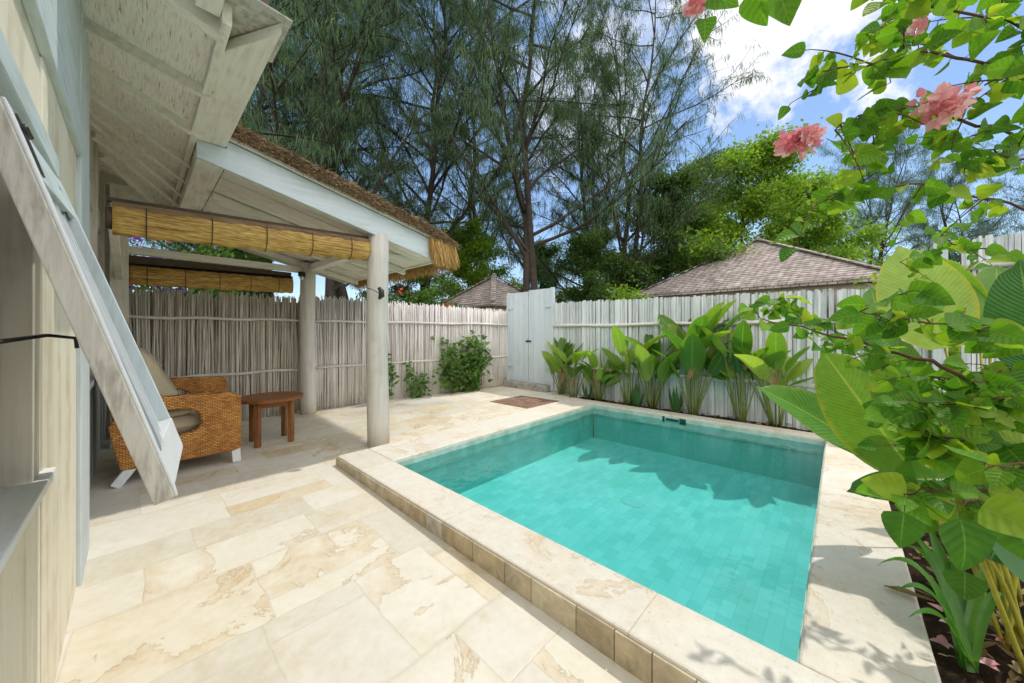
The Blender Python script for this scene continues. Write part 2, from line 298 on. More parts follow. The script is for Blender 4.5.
# ------------------------------------------------------------------ mesh building
class MB:
    def __init__(s): s.v = []; s.f = []; s.uv = []; s.sm = []
    def add(s, vs, fs, smooth=False, uv=None):
        o = len(s.v); s.v += [tuple(v) for v in vs]; s.f += [tuple(i + o for i in f) for f in fs]
        s.sm += [smooth] * len(fs); s.uv += uv if uv else [(0, 0)] * len(vs)
        return s
    def obox(s, c, ax, ay, az):                       # centre and three half axes
        c, ax, ay, az = V(c), V(ax), V(ay), V(az)
        if ax.cross(ay).dot(az) < 0: ax = -ax
        vs = [c + ax * i + ay * j + az * k for k in (-1, 1) for j in (-1, 1) for i in (-1, 1)]
        return s.add(vs, [(0, 2, 3, 1), (4, 5, 7, 6), (0, 1, 5, 4), (2, 6, 7, 3), (0, 4, 6, 2), (1, 3, 7, 5)])
    def box(s, x0, x1, y0, y1, z0, z1):
        return s.obox(((x0 + x1) / 2, (y0 + y1) / 2, (z0 + z1) / 2), ((x1 - x0) / 2, 0, 0), (0, (y1 - y0) / 2, 0), (0, 0, (z1 - z0) / 2))
    def board(s, p0, p1, w, t, up):                   # bar from p0 to p1, w along 'up', t across
        p0, p1, up = V(p0), V(p1), V(up); d = (p1 - p0); L = d.length; d.normalize()
        a = d.cross(up).normalized(); b = a.cross(d).normalized()
        return s.obox((p0 + p1) / 2, d * (L / 2), a * (t / 2), b * (w / 2))
    def tube(s, pts, rad, n=8, cap=True, smooth=True):
        pts = [V(p) for p in pts]; k = len(pts)
        if not hasattr(rad, "__len__"): rad = [rad] * k
        vs = []; fs = []; prev = None
        for i, p in enumerate(pts):
            d = (pts[min(i + 1, k - 1)] - pts[max(i - 1, 0)]).normalized()
            a = prev - d * prev.dot(d) if prev is not None else d.cross(V((0, 0, 1)) if abs(d.z) < .9 else V((1, 0, 0)))
            a = a.normalized(); prev = a; b = d.cross(a)
            for j in range(n):
                th = 2 * math.pi * j / n; vs.append(p + (a * math.cos(th) + b * math.sin(th)) * rad[i])
        for i in range(k - 1):
            for j in range(n):
                fs.append((i * n + j, i * n + (j + 1) % n, (i + 1) * n + (j + 1) % n, (i + 1) * n + j))
        if cap: fs += [tuple(range(n))[::-1], tuple((k - 1) * n + j for j in range(n))]
        return s.add(vs, fs, smooth)
    def prism(s, poly, axis, a0, a1):                 # polygon in the two other axes, extruded on axis
        def mk(p, a):
            q = list(p); q.insert(axis, a); return q
        n = len(poly); vs = [mk(p, a0) for p in poly] + [mk(p, a1) for p in poly]
        fs = [tuple(range(n)), tuple(range(2 * n - 1, n - 1, -1))] + [((j + 1) % n, j, n + j, n + (j + 1) % n) for j in range(n)]
        return s.add(vs, fs)
    def leaf(s, base, tip, nrm, width, droop=.12, fold=.25, nu=8, kind="paddle", wave=.0, nv=4, ctrl=None):
        base, tip = V(base), V(tip); d = tip - base; L = d.length; d.normalize()
        nrm = V(nrm); nrm = (nrm - d * nrm.dot(d)).normalized(); sd = d.cross(nrm)
        vs = []; uv = []; ph = rnd() * 6
        for i in range(nu + 1):
            v = i / nu if kind in ("paddle", "strap") else (1 - math.cos(math.pi * i / nu)) / 2
            if kind == "paddle": w = (math.sin(math.pi * min(1, v * .97 + .03) ** .85) ** .62) * (1 if v < .9 else (1 - v) / .1 * .6 + .4 * (1 - v) / .1)
            elif kind == "heart": w = min(1, (v / .14) ** .55) * (1 - max(0, (v - .25) / .75) ** 1.6) ** .9
            elif kind == "strap": w = min(1, .55 + v * 1.3) * (1 - max(0, (v - .45) / .55) ** 1.8)
            else: w = math.sin(math.pi * v) ** .8
            w = max(w, .012)
            if ctrl is not None:
                c = base * (1 - v) ** 2 + V(ctrl) * (2 * v * (1 - v)) + tip * v * v
            else: c = base + d * (L * v) - nrm * (droop * L * (v * v)) + nrm * (droop * L * .5 * v)
            for j in range(nv + 1):
                u = -1 + 2 * j / nv
                off = fold * abs(u) * w * width * .5 + wave * width * math.sin(v * 9 + ph + u) * abs(u) * .5
                vs.append(c + sd * (u * w * width * .5 * math.cos(min(1, fold))) + nrm * off); uv.append((u, v))
        fs = [(i * (nv + 1) + j, i * (nv + 1) + j + 1, (i + 1) * (nv + 1) + j + 1, (i + 1) * (nv + 1) + j) for i in range(nu) for j in range(nv)]
        return s.add(vs, fs, True, uv)
    def build(s, name, m, parent=None, bevel=0, off=None):
        me = bpy.data.meshes.new(name)
        o3 = V(off) if off is not None else (parent_loc(parent) if parent else V((0, 0, 0)))
        vs = np.array(s.v, dtype=np.float64).reshape(-1, 3) - np.array(o3)
        me.from_pydata(vs.tolist(), [], s.f); me.polygons.foreach_set("use_smooth", s.sm)
        if any(u != (0, 0) for u in s.uv[:400]):
            ul = me.uv_layers.new(name="UVMap"); li = np.empty(len(me.loops), dtype=np.int32); me.loops.foreach_get("vertex_index", li)
            ul.data.foreach_set("uv", np.array(s.uv, dtype=np.float32)[li].ravel())
        me.materials.append(m if not isinstance(m, str) else M[m])
        o = bpy.data.objects.new(name, me); col.objects.link(o)
        if parent: o.parent = parent
        if bevel:
            bm = o.modifiers.new("edge", "BEVEL"); bm.width = bevel; bm.segments = 2; bm.limit_method = "ANGLE"; bm.angle_limit = R(40)
        return o
def parent_loc(o):
    l = V((0, 0, 0))
    while o is not None: l = l + V(o.location); o = o.parent
    return l
def tag(o, label=None, cat=None, group=None, kind=None):
    for k, v in (("label", label), ("category", cat), ("group", group), ("kind", kind)):
        if v: o[k] = v
    return o
def thing(name, label, cat, loc=(0, 0, 0), group=None):
    o = bpy.data.objects.new(name, None); col.objects.link(o); o.location = loc; o.empty_display_size = .1
    return tag(o, label, cat, group)
def struct(mb, name, m, **kw): return tag(mb.build(name, m, **kw), kind="structure")
def copy_tree(o, parent=None):
    c = o.copy(); col.objects.link(c)
    if parent: c.parent = parent
    for ch in o.children: copy_tree(ch, c)
    return c

# ------------------------------------------------------------------ setting: ground, deck, pool
def sm(a, b, x):
    x = max(0, min(1, (x - a) / (b - a))); return x * x * (3 - 2 * x)
def fz(x, y):                                         # height of the paved floor
    a = .10 * max(0, min(1, (y - .5) / 5.5)); k = sm(1.9, 3.7, x) * sm(3.0, 3.74, y)
    return a * (1 - k) + .147 * k
g = MB(); S = 900
g.add([(-S, -S, -.06), (S, -S, -.06), (S, S, -.06), (-S, S, -.06)], [(0, 1, 2, 3)])
# ground sheet left open under the pool
g = MB(); xs = [-S, 1.45, 5.7, S]; ys = [-S, -.2, 3.5, S]
for i in range(3):
    for j in range(3):
        if i == 1 and j == 1: continue
        g.add([(xs[i], ys[j], -.06), (xs[i + 1], ys[j], -.06), (xs[i + 1], ys[j + 1], -.06), (xs[i], ys[j + 1], -.06)], [(0, 1, 2, 3)])
struct(g, "ground", "earth")
PX0, PX1, PY0, PY1 = 1.72, 5.56, .115, 3.2            # water edge
SX, SY = 1.40, 3.74
dk = MB(); st = .12
def cells(x0, x1, y0, y1):
    nx = max(1, round((x1 - x0) / st)); ny = max(1, round((y1 - y0) / st)); vs = []; fs = []
    for j in range(ny + 1):
        for i in range(nx + 1):
            x = x0 + (x1 - x0) * i / nx; y = y0 + (y1 - y0) * j / ny; vs.append((x, y, fz(x, y)))
    for j in range(ny):
        for i in range(nx): fs.append((j * (nx + 1) + i, j * (nx + 1) + i + 1, (j + 1) * (nx + 1) + i + 1, (j + 1) * (nx + 1) + i))
    dk.add(vs, fs, True)
cells(-.40, SX + .03, -1.5, 3.70); cells(-.40, 6.10, 3.70, 6.95)
struct(dk, "deck", "deck")
cp = MB(); zt = .15; e = .0
cp2 = MB(); cp2.box(SX, PX0, -.27, SY, -.04, zt); struct(cp2, "pool_coping_side", "coping_side", bevel=.012)
cp.box(PX0, 5.80, PY1, SY, -.04, zt); cp.box(PX0, 5.80, -.27, PY0, -.04, zt)
cp.box(PX1, 5.80, PY0, PY1, -.04, zt)
struct(cp, "pool_coping", "coping", bevel=.012)
stp = MB(); y = -.27
while y < SY - .02:
    w = random.choice([.16, .19, .22, .27, .31]); y1 = min(y + w, SY)
    stp.box(SX - .014, SX - .002, y + .002, y1 - .002, max(-.02, fz(SX, y) - .03), zt - .012 - U(0, .003)); y = y1
struct(stp, "step_riser", "step_tile", bevel=.003)
PB = -.46
pf = MB(); pf.add([(PX0 - .02, PY0 - .02, PB), (PX1 + .02, PY0 - .02, PB), (PX1 + .02, PY1 + .02, PB), (PX0 - .02, PY1 + .02, PB)], [(0, 1, 2, 3)])
struct(pf, "pool_floor", "pool_floor")
pw = MB(); pw.box(PX0, PX1, PY1 + .012, PY1 + .1, PB, -.045); pw.box(PX0, PX1, PY0 - .1, PY0 - .012, PB, -.045); struct(pw, "pool_wall_sides", "pool_wx")
pw = MB(); pw.box(PX0 - .1, PX0 - .012, PY0, PY1, PB, -.045); pw.box(PX1 + .012, PX1 + .1, PY0, PY1, PB, -.045); struct(pw, "pool_wall_ends", "pool_wy")
bd = MB(); q = .006
bd.box(PX0 + q, PX1 - q, PY1 - q, PY1 + .010, -.05, zt - .03); bd.box(PX0 + q, PX1 - q, PY0 - .010, PY0 + q, -.05, zt - .03)
bd.box(PX0 - .010, PX0 + q, PY0, PY1, -.05, zt - .03); bd.box(PX1 - q, PX1 + .010, PY0, PY1, -.05, zt - .03)
struct(bd, "pool_waterline_tiles", "pool_band")
wt = MB(); wt.add([(PX0 + .001, PY0 + .001, .065), (PX1 - .001, PY0 + .001, .065), (PX1 - .001, PY1 - .001, .065), (PX0 + .001, PY1 - .001, .065)], [(0, 1, 2, 3)])
struct(wt, "water", "water")
# soil beds
def soil(name, x0, x1, y0, y1, z, nx, ny):
    b = MB(); vs = []; fs = []
    for j in range(ny + 1):
        for i in range(nx + 1):
            x = x0 + (x1 - x0) * i / nx; y = y0 + (y1 - y0) * j / ny
            ed = min(1, min(i, nx - i, j, ny - j) / 2)
            vs.append((x, y, z + ed * (.05 * noise.noise(V((x * 4, y * 4, 3))) + .02 * noise.noise(V((x * 17, y * 17, 1))))))
    for j in range(ny):
        for i in range(nx): fs.append((j * (nx + 1) + i, j * (nx + 1) + i + 1, (j + 1) * (nx + 1) + i + 1, (j + 1) * (nx + 1) + i))
    b.add(vs, fs, True); struct(b, name, "soil")
soil("garden_bed", 1.2, 8.5, -2.6, -.268, .085, 90, 40)
soil("fence_bed", 5.80, 6.12, -.27, 4.42, .12, 8, 90)
lit = MB()
for k in range(950):
    x = U(1.4, 4.6) if k < 800 else U(5.8, 6.05); y = U(-1.5, -.29) if k < 800 else U(-.2, 4.3)
    z = (.085 if k < 800 else .12) + U(.03, .05); a = U(0, 6.28); L = U(.03, .10)
    d = V((math.cos(a), math.sin(a), U(-.25, .25)))
    lit.leaf((x, y, z), V((x, y, z)) + d * L, (U(-.5, .5), U(-.5, .5), 1), L * U(.3, .55), U(-.2, .3), U(.1, .6), 3, "oval", nv=2)
tag(lit.build("leaf_litter", "dryleaf"), "dry brown leaf litter lying on the dark soil of the planting beds", "leaf litter", kind="stuff")

# small pool fittings
sk = thing("pool_skimmer", "dark green skimmer opening in the far pool wall at the waterline", "skimmer", (PX1, 1.75, .07))
y0, y1 = 1.66, 2.0
b = MB(); b.box(PX1 - .012, PX1 - .007, y0, y0 + .09, .035, .118); b.build("end_plate", "skim", sk)
b = MB(); b.box(PX1 - .012, PX1 - .007, y1 - .035, y1, .035, .118); b.build("end_plate", "skim", sk)
b = MB(); b.box(PX1 - .011, PX1 - .007, y0 + .10, y1 - .05, .062, .098); b.build("flap", "skim", sk)
dr = MB(); cdr = V((3.72, 1.66, PB + .003)); n = 28
vs = [cdr + V((math.cos(i * 6.2832 / n) * .10, math.sin(i * 6.2832 / n) * .13, 0)) for i in range(n)] + [cdr + V((math.cos(i * 6.2832 / n) * .088, math.sin(i * 6.2832 / n) * .115, .004)) for i in range(n)]
dr.add(vs, [(i, (i + 1) % n, n + (i + 1) % n, n + i) for i in range(n)] + [tuple(range(n, 2 * n))])
t = NT("drain_cover"); M["drain"] = t.done(t.pbr((.32, .60, .54), .5))
tag(dr.build("pool_drain", "drain"), "round drain cover on the pool floor under the water", "drain")
mt = MB(); mt.add([(4.42, 3.80, 0), (5.30, 3.80, 0), (5.22, 4.68, 0), (4.40, 4.70, 0)], []) 
mt = MB()
pts = [(4.43, 3.78), (5.31, 3.76), (5.24, 4.64), (4.40, 4.66)]
mt.add([(x, y, fz(x, y) + z) for z in (-.01, .008) for x, y in pts], [(4, 5, 6, 7), (0, 1, 5, 4), (1, 2, 6, 5), (2, 3, 7, 6), (3, 0, 4, 7)])
tag(mt.build("paving_inset", "brown_pave"), "square reddish brown brick inset in the deck beside the far pool corner", "paving inset")

# ------------------------------------------------------------------ house wall on the left
WX = -.22
house = thing("villa_house", "whitewashed plank house wall with propped open window flap along the left edge", "house", (WX, 2.5, 0))
HT = 3.9
b = MB()                                               # boarded lower and side walls round the window
b.box(WX - .08, WX, -2.5, 1.10, -.05, .90)
yy = 1.10
for w in (.30, .28, .30):
    b.box(WX - .08, WX - U(0, .006), yy + .002, yy + w - .002, -.05, .90); yy += w
b.box(WX - .08, WX, -2.5, .25, .90, HT)
b.box(WX - .08, WX - .004, .25, 3.0, 2.08, HT)
b.build("wall", "tan_z", house, .003)
b = MB(); b.box(WX - .08, WX + .004, 1.99, 2.97, -.05, 2.345); b.build("pier_board", "tan_z", house, .004)
b = MB(); b.box(WX - .12, WX + .022, 2.975, 3.46, -.03, HT); b.build("corner_board", "blue_z", house, .005)
b = MB(); b.box(WX - .004, WX + .026, -2.0, 2.97, 2.35, 2.62); b.build("head_board", "blue_y", house, .004)
b = MB(); b.box(WX - .003, WX + .018, -2.0, 2.97, 2.63, HT); b.build("upper_board", "blue_y", house, .004)
win = MB(); win.box(WX - .20, WX - .13, .25, 1.95, .93, 2.06)
wo = win.build("window", "grey_z", house)
b = MB(); b.box(WX - .13, WX + .0, 1.86, 1.985, .93, 2.05); b.box(WX - .13, WX, .25, .36, .93, 2.05); b.box(WX - .128, WX - .085, 1.66, 1.80, .93, 2.05); b.box(WX - .13, WX + .001, .36, 1.86, 1.96, 2.07)
b.build("window_frame", "paint_z", wo, .003)
b = MB(); b.box(WX - .13, WX + .03, .20, 2.02, .90, .93); b.build("sill", "sill", wo, .004)
b = MB(); b.box(WX - .03, WX + .034, .2, 2.04, 1.95, 2.02); b.build("drip_board", "blue_y", wo, .004)
# window flap, hinged at the head and propped outwards
ht0, ht1 = V((-.195, 1.15, 1.845)), V((-.195, 1.98, 1.90))
hb0, hb1 = V((.050, 1.25, .975)), V((.100, 1.90, .965))
dn = (hb0 - ht0).normalized(); yv = V((0, 1, 0)); nf = yv.cross(dn).normalized()
if nf.x < 0: nf = -nf
flap = MB().board(ht0 + yv * .04, hb0 + yv * .04, .07, .040, yv)
fl = flap.build("window_flap", "stile", house, .003)
b = MB(); b.board(ht0 + yv * .04 + nf * .023, hb0 + yv * .04 + nf * .023, .066, .006, yv); b.build("outer_strip", "white", fl, .002)
b = MB(); b.board(ht1 - yv * .04, hb1 - yv * .04 + yv * .0, .08, .05, yv); b.build("stile", "blue_z", fl, .003)
b = MB(); k0, k1 = hb0 - dn * .06, hb1 - dn * .06
b.board(k0 + yv * .082, k1 - yv * .082, .12, .048, dn); b.build("bottom_rail", "white", fl, .003)
b = MB(); b.board(ht0 + dn * .06 + yv * .082, ht1 + dn * .06 - yv * .082, .12, .046, dn); b.build("top_rail", "blue_y", fl, .003)
for k in (.16, .62):
    b = MB(); c0 = ht0 + yv * k + dn * .01; b.board(c0 - dn * .03 + nf * .026, c0 + dn * .09 + nf * .026, .045, .004, yv); b.tube([c0 - yv * .03 + nf * .03, c0 + yv * .03 + nf * .03], .006, 8); b.build("hinge", "metal", fl)
b = MB(); ml = (hb0 - ht0).length
pa, pb = (ht0 + ht1) / 2 + dn * .121, (hb0 + hb1) / 2 - dn * .121
b.board(pa, pb, .545, .014, yv)
pno = b.build("panel", "grey_paint", fl, .002)
for k in (-.17, 0, .17):
    b = MB(); b.board(pa + yv * k + nf * .010, pb + yv * k + nf * .010, .022, .006, yv); b.build("glazing_bar", "white", pno)
b = MB(); h0 = at(75, 338, 1.02); 
b.tube([V((WX - .13, 1.02, 1.37)), V((WX + .0, 1.06, 1.372)), h0 + V((-.05, -.0, .008)), h0, h0 + V((.004, 0, -.03))], [.007, .006, .005, .005, .005], 8)
b.build("stay_hook", "metal", fl)
b = MB(); b.prism([(1.02, 1.32), (1.35, 1.24), (1.36, 1.20), (1.02, 1.20)], 0, WX - .13, WX - .10); b.build("latch_plate", "blue_y", wo)
# house wall beside the terrace
b = MB()
y = 3.47
while y < 6.75:
    b.box(WX - .09, WX - .045 - U(0, .004), y, y + .052, .02, .95); y += .058
b.build("slatted_panel", "blue_z", house, .002)
b = MB(); b.box(WX - .12, WX - .02, 3.47, 6.8, .955, 1.0); b.build("ledge", "blue_y", house, .004)
b = MB()
b.box(WX - .12, WX - .04, 3.56, 3.66, 1.0, HT); b.box(WX - .12, WX - .035, 4.3, 4.4, 1.0, HT); b.box(WX - .10, WX - .03, 5.2, 5.3, 1.0, HT); b.box(WX - .12, WX - .03, 6.3, 6.42, 1.0, HT)
b.box(WX - .11, WX - .05, 3.66, 6.8, 2.55, 2.75); b.box(WX - .115, WX - .055, 3.66, 6.8, 2.95, HT)
b.build("wall_post", "paint_z", house, .004)
b = MB(); b.box(-1.5, WX - .6, 3.47, 6.9, -.04, HT); b.build("inner_wall", "grey_z", house)
b = MB(); b.box(-1.5, WX + .08, 6.58, 6.66, -.04, HT); b.build("end_wall", "grey_z", house)
# eave of the house roof: matting soffit, battens, beam, sheet
EX, EZ, ES = .42, 2.98, .35
def soff(px, py):
    a = (px - CX) / FPX; r = FW + RT * a; rz = (HOR - py) / FPX
    tt = (EZ + ES * EX - EYE) / (rz + ES * r.x); return V((r.x * tt, r.y * tt, EYE + rz * tt))
zs = lambda x: EZ - ES * (x - EX)
b = MB(); xa, xb = -.9, .31
b.add([(xa, 2.45, zs(xa) + .02), (xb, 2.45, zs(xb) + .02), (xb, 6.95, zs(xb) + .02), (xa, 6.95, zs(xa) + .02),
       (xa, 2.45, zs(xa) + .04), (xb, 2.45, zs(xb) + .04), (xb, 6.95, zs(xb) + .04), (xa, 6.95, zs(xa) + .04)],
      [(0, 1, 2, 3), (7, 6, 5, 4), (0, 4, 5, 1), (1, 5, 6, 2), (2, 6, 7, 3), (3, 7, 4, 0)])
so = b.build("soffit", "matting", house)
for p0, p1 in (((97, 29), (207, 92)), ((104, 71), (197, 132)), ((109, 105), (191, 163)), ((114, 126), (185, 178)), ((115, 138), (182, 192)), ((116, 152), (179, 203)), ((117, 168), (160, 207))):
    a_, c_ = soff(*p0), soff(*p1); d_ = (c_ - a_).normalized(); a_ = a_ - d_ * .25; c_ = c_ + d_ * .03
    b = MB(); b.board(a_ - V((0, 0, .006)), c_ - V((0, 0, .016)), .07, .04, V((0, 0, 1)))
    b.build("batten", "paint_y", so, .003)
b = MB(); b.board((-.6, 2.45, zs(-.6) - .0), (.34, 2.42, zs(.34) - .0), .10, .07, V((0, 0, 1))); b.build("verge_board", "paint_x", house, .004)
b = MB(); b.prism([(.343, 2.60), (.54, 2.21), (.54, 6.9), (.343, 6.9)], 2, 3.02, 3.085); b.build("eave_beam", "paint_y", house, .006)
b = MB(); b.box(.30, .342, 2.30, 6.9, 2.985, 3.12); b.build("beam_facing", "paint_y", house, .004)
b = MB(); b.box(.20, .296, 2.16, 2.33, 3.02, 3.14); b.box(.08, .19, 2.05, 2.40, 3.10, 3.3); b.build("rafter_end", "paint_y", house, .004)
b = MB(); b.prism([(.50, 3.215), (.50, 3.235), (-2.2, 4.235), (-2.2, 4.215)], 1, 2.05, 7.0)
b.build("roof", "shingle", house)
b = MB(); b.prism([(.30, 3.10), (.575, 3.09), (.585, 3.096), (.30, 3.112)], 1, 2.17, 2.6); b.build("roof_sheet", "grey_z", house)
b = MB(); b.box(.35, .538, 3.955, 6.9, 2.86, 3.018); b.build("ledger", "paint_y", house, .004)

# ------------------------------------------------------------------ pavilion
VY = 3.95
pav = thing("pavilion", "open terrace pavilion with thatched roof on round white posts beside the pool", "pavilion", (1.5, 5.2, 0))
ztop = lambda x: 3.20 - .215 * x
def post(x, y, r, z1):
    b = MB(); z0 = fz(x, y) - .02; pts = []; rr = []
    for i in range(9):
        k = i / 8; pts.append((x + .008 * math.sin(k * 5 + x), y + .006 * math.sin(k * 4), z0 + (z1 - z0) * k)); rr.append(r * (1.02 - .07 * k + .01 * math.sin(k * 9)))
    b.tube(pts, rr, 24); return b.build("post", "post", pav)
post(1.97, 4.02, .123, 2.56); post(1.9, 6.28, .112, 2.52)
b = MB(); b.prism([(.346, 3.016), (.545, 3.016), (.545, ztop(.545)), (2.82, ztop(2.82) + .0), (2.76, 2.345), (.346, 2.875)][::-1], 1, VY - .028, VY)
b.build("fascia", "blue_x", pav, .004)
b = MB(); b.prism([(.545, ztop(.545) + .012), (2.86, ztop(2.86) + .012), (2.86, ztop(2.86) + .04), (.545, ztop(.545) + .04)][::-1], 1, VY - .06, VY + .02)
b.build("verge_trim", "paint_x", pav, .003)
zc = lambda x: 2.975 - .232 * x
b = MB(); y = VY + .003
while y < 6.95:
    w = U(.13, .17); j = U(0, .006)
    b.prism([(.545, zc(.545) + .012 + j), (2.72, zc(2.72) + .012 + j), (2.72, zc(2.72) + .03 + j), (.545, zc(.545) + .03 + j)][::-1], 1, y + .003, y + w); y += w + U(.004, .010)
b.build("ceiling", "paint_x", pav, .002)
for y in (4.72, 5.5, 6.35):
    b = MB(); b.prism([(.545, zc(.545) - .09), (2.74, zc(2.74) - .07), (2.74, zc(2.74) + .008), (.545, zc(.545) + .008)][::-1], 1, y, y + .06); b.build("rafter", "paint_x", pav, .003)
b = MB(); b.box(1.90, 2.02, 4.02, 6.6, 2.40, 2.50); b.build("eave_beam", "paint_y", pav, .005)
b = MB(); b.box(-.15, 1.93, 6.25, 6.33, 2.36, 2.45); b.build("rear_beam", "paint_x", pav, .005)
b = MB(); b.box(2.71, 2.75, VY + .003, 6.95, 2.34, 2.47); b.build("eave_board", "paint_y", pav, .004)
for y in (4.25, 4.95, 5.65):
    b = MB(); b.box(2.03, 2.70, y, y + .05, 2.37, 2.43); b.build("outrigger", "paint_x", pav, .003)
# rear left post by the house and its braces
b = MB(); b.box(-.20, -.055, 6.02, 6.16, .07, 3.1); b.build("corner_post", "paint_z", pav, .005)
b = MB(); b.board((-.13, 4.4, 2.35), (-.13, 6.05, 2.05), .09, .06, V((0, 0, 1))); b.build("side_beam", "paint_y", pav, .004)
# thatch
th = MB(); nx, ny = 40, 50; vs = []
X0, X1, Y0, Y1 = .50, 2.98, VY - .09, 7.05
def ztt(x, y, k):
    return 3.205 - .215 * x + .125 * k - .10 * max(0, (x - 2.55) / .45) ** 2 * k + .018 * noise.noise(V((x * 9, y * 9, k * 3)))
for k in (0, 1):
    for j in range(ny + 1):
        for i in range(nx + 1):
            x = X0 + (X1 - X0) * i / nx; y = Y0 + (Y1 - Y0) * j / ny; vs.append((x, y, ztt(x, y, k) + (.05 if k == 0 else 0)))
o = (nx + 1) * (ny + 1); fs = []
for j in range(ny):
    for i in range(nx):
        a = j * (nx + 1) + i; fs.append((a, a + nx + 1, a + nx + 2, a + 1)); fs.append((o + a, o + a + 1, o + a + nx + 2, o + a + nx + 1))
for i in range(nx):
    fs.append((i, i + 1, o + i + 1, o + i)); a = ny * (nx + 1) + i; fs.append((a + 1, a, o + a, o + a + 1))
for j in range(ny):
    a = j * (nx + 1); fs.append((a + nx + 1, a, o + a, o + a + nx + 1)); a += nx; fs.append((a, a + nx + 1, o + a + nx + 1, o + a))
th.add(vs, fs)
tho = th.build("thatch", "thatch", pav)
def straw(mb, p, d, L, w):
    d = V(d).normalized(); a = d.cross(V((rnd() - .5, rnd() - .5, rnd() - .5))).normalized() * w
    p = V(p); e_ = p + d * L; mb.add([p - a, p + a, e_ + a * .5, e_ - a * .5], [(0, 1, 2, 3)])
fr = MB()
for k in range(5200):                                   # fringe hanging along the eave
    y = U(VY - .09, 7.05); x = U(2.84, 3.0)
    straw(fr, (x, y, ztt(x, y, .6) + .02), (U(-.06, .22), U(-.18, .18), -1), U(.20, .38), U(.003, .006))
for k in range(1400):                                    # corner sweep
    a = U(0, 1.5); x = 2.72 + .28 * math.cos(a - .5); y = VY - .02 - .10 * rnd()
    straw(fr, (U(2.6, 2.98), y, ztt(x, y, .6) + .01), (U(0, .25), U(-.25, .02), -1), U(.14, .34), U(.003, .006))
fr.build("fringe", "fringe", tho)
fr = MB()
for k in range(5000):                                   # cut straw ends on the verge and loose straw on top
    x = U(.52, 2.98); kk = U(.0, 1.05)
    straw(fr, (x, VY - .085, ztt(x, VY - .08, kk) + .02), (U(-.3, 1.0), -.35, U(-.5, .15)), U(.03, .10), U(.002, .005))
for k in range(2600):
    x = U(.52, 2.95); y = U(VY - .09, 5.2); straw(fr, (x, y, ztt(x, y, 1)), (1, U(-.5, .3), U(-.25, .12)), U(.06, .2), U(.003, .006))
fr.build("straw_ends", "thatch", tho)
# fittings on the posts
hk = thing("post_hook", "dark metal cleat with cord tied round the near white post", "hook", (2.0, 3.9, 1.85))
b = MB(); hp = at(379, 293, 3.98)
b.tube([hp + V((0, 0, .06)), hp + V((.02, -.02, .02)), hp + V((.02, -.02, -.03)), hp + V((0, 0, -.07))], [.02, .03, .035, .012], 8); b.build("cleat", "metal", hk)
b = MB(); b.tube([hp + V((-.13, .06, .06)), hp + V((-.07, -.0, .03)), hp], .005, 6); b.build("cord", "metal", hk)
b = MB(); hp2 = at(316, 395, 5.65); b.box(hp2.x - .03, hp2.x + .03, 6.24, 6.30, hp2.z - .05, hp2.z + .06)
tag(b.build("socket_box", "black", None, .006), "small black socket box low beside the far round post", "socket")
lm = thing("ceiling_lamp", "small dark lamp with white bulb under the beam by the far post", "lamp", (1.76, 6.2, 2.3))
b = MB(); b.tube([(1.78, 6.18, 2.355), (1.78, 6.18, 2.29)], [.05, .05], 12); b.build("lamp_base", "black", lm)
b = MB(); b.tube([(1.78, 6.18, 2.288), (1.78, 6.18, 2.26), (1.78, 6.18, 2.235)], [.028, .034, .012], 12); b.build("bulb", "white", lm)

# ------------------------------------------------------------------ bamboo blinds
def blind(name, label, x0, z00, x1, z01, y, h, r):
    bl = thing(name, label, "blind", ((x0 + x1) / 2, y, z00), "rolled bamboo blinds of the pavilion")
    b = MB(); n = 48; vs = []; fs = []; p0 = V((x0, y, z00)); p1 = V((x1, y, z01))
    prof = []
    for i in range(25):                                 # oval roll section
        a = i / 24 * 2 * math.pi; prof.append((math.cos(a) * r * (1 + .04 * math.sin(5 * a)), math.sin(a) * h / 2))
    m_ = len(prof) - 1
    for i in range(n + 1):
        c = p0.lerp(p1, i / n); j = .006 * math.sin(i * 2.1) + .004 * math.sin(i * .7)
        for q_ in prof[:m_]: vs.append((c.x, c.y + q_[0], c.z - h / 2 + q_[1] + j))
    for i in range(n):
        for k in range(m_): fs.append((i * m_ + k, (i + 1) * m_ + k, (i + 1) * m_ + (k + 1) % m_, i * m_ + (k + 1) % m_))
    fs += [tuple(range(m_)), tuple(n * m_ + k for k in range(m_))[::-1]]
    b.add(vs, fs, True); b.build("roll", "blind", bl)
    b = MB(); b.board(p0 + V((-.03, 0, .012)), p1 + V((.0, 0, .012)), .03, .05, V((0, 0, 1))); b.build("head_rail", "dark_wood", bl, .003)
    if r > .07:
        b = MB(); b.board(p0 + V((0, -r * .72, -.035)), p1 + V((0, -r * .72, -.035)), .05, .012, V((0, 0, 1))); b.build("valance", "valance", bl, .002)
        b = MB(); b.tube([p0 + V((-.035, 0, -h / 2)), p0 + V((.0, 0, -h / 2))], [r * .98, r * 1.0], 16); b.build("end_cap", "dark_wood", bl)
    k = 5
    for i in range(k):
        c = p0.lerp(p1, (i + .45) / k); b = MB()
        b.tube([(c.x, c.y + math.cos(a) * (r + .008), c.z - h / 2 + math.sin(a) * (h / 2 + .008)) for a in [j * 2 * math.pi / 16 for j in range(17)]], .004, 5, False); b.build("cord", "dark_wood", bl)
    return bl
blind("bamboo_blind", "long rolled bamboo blind hanging in front between house and near post", -.12, 2.40, 1.86, 2.50, 4.05, .255, .085)
blind("bamboo_blind", "shorter rolled bamboo blind hanging at the back below the rear beam", -.06, 2.23, 1.70, 2.27, 6.36, .24, .06)
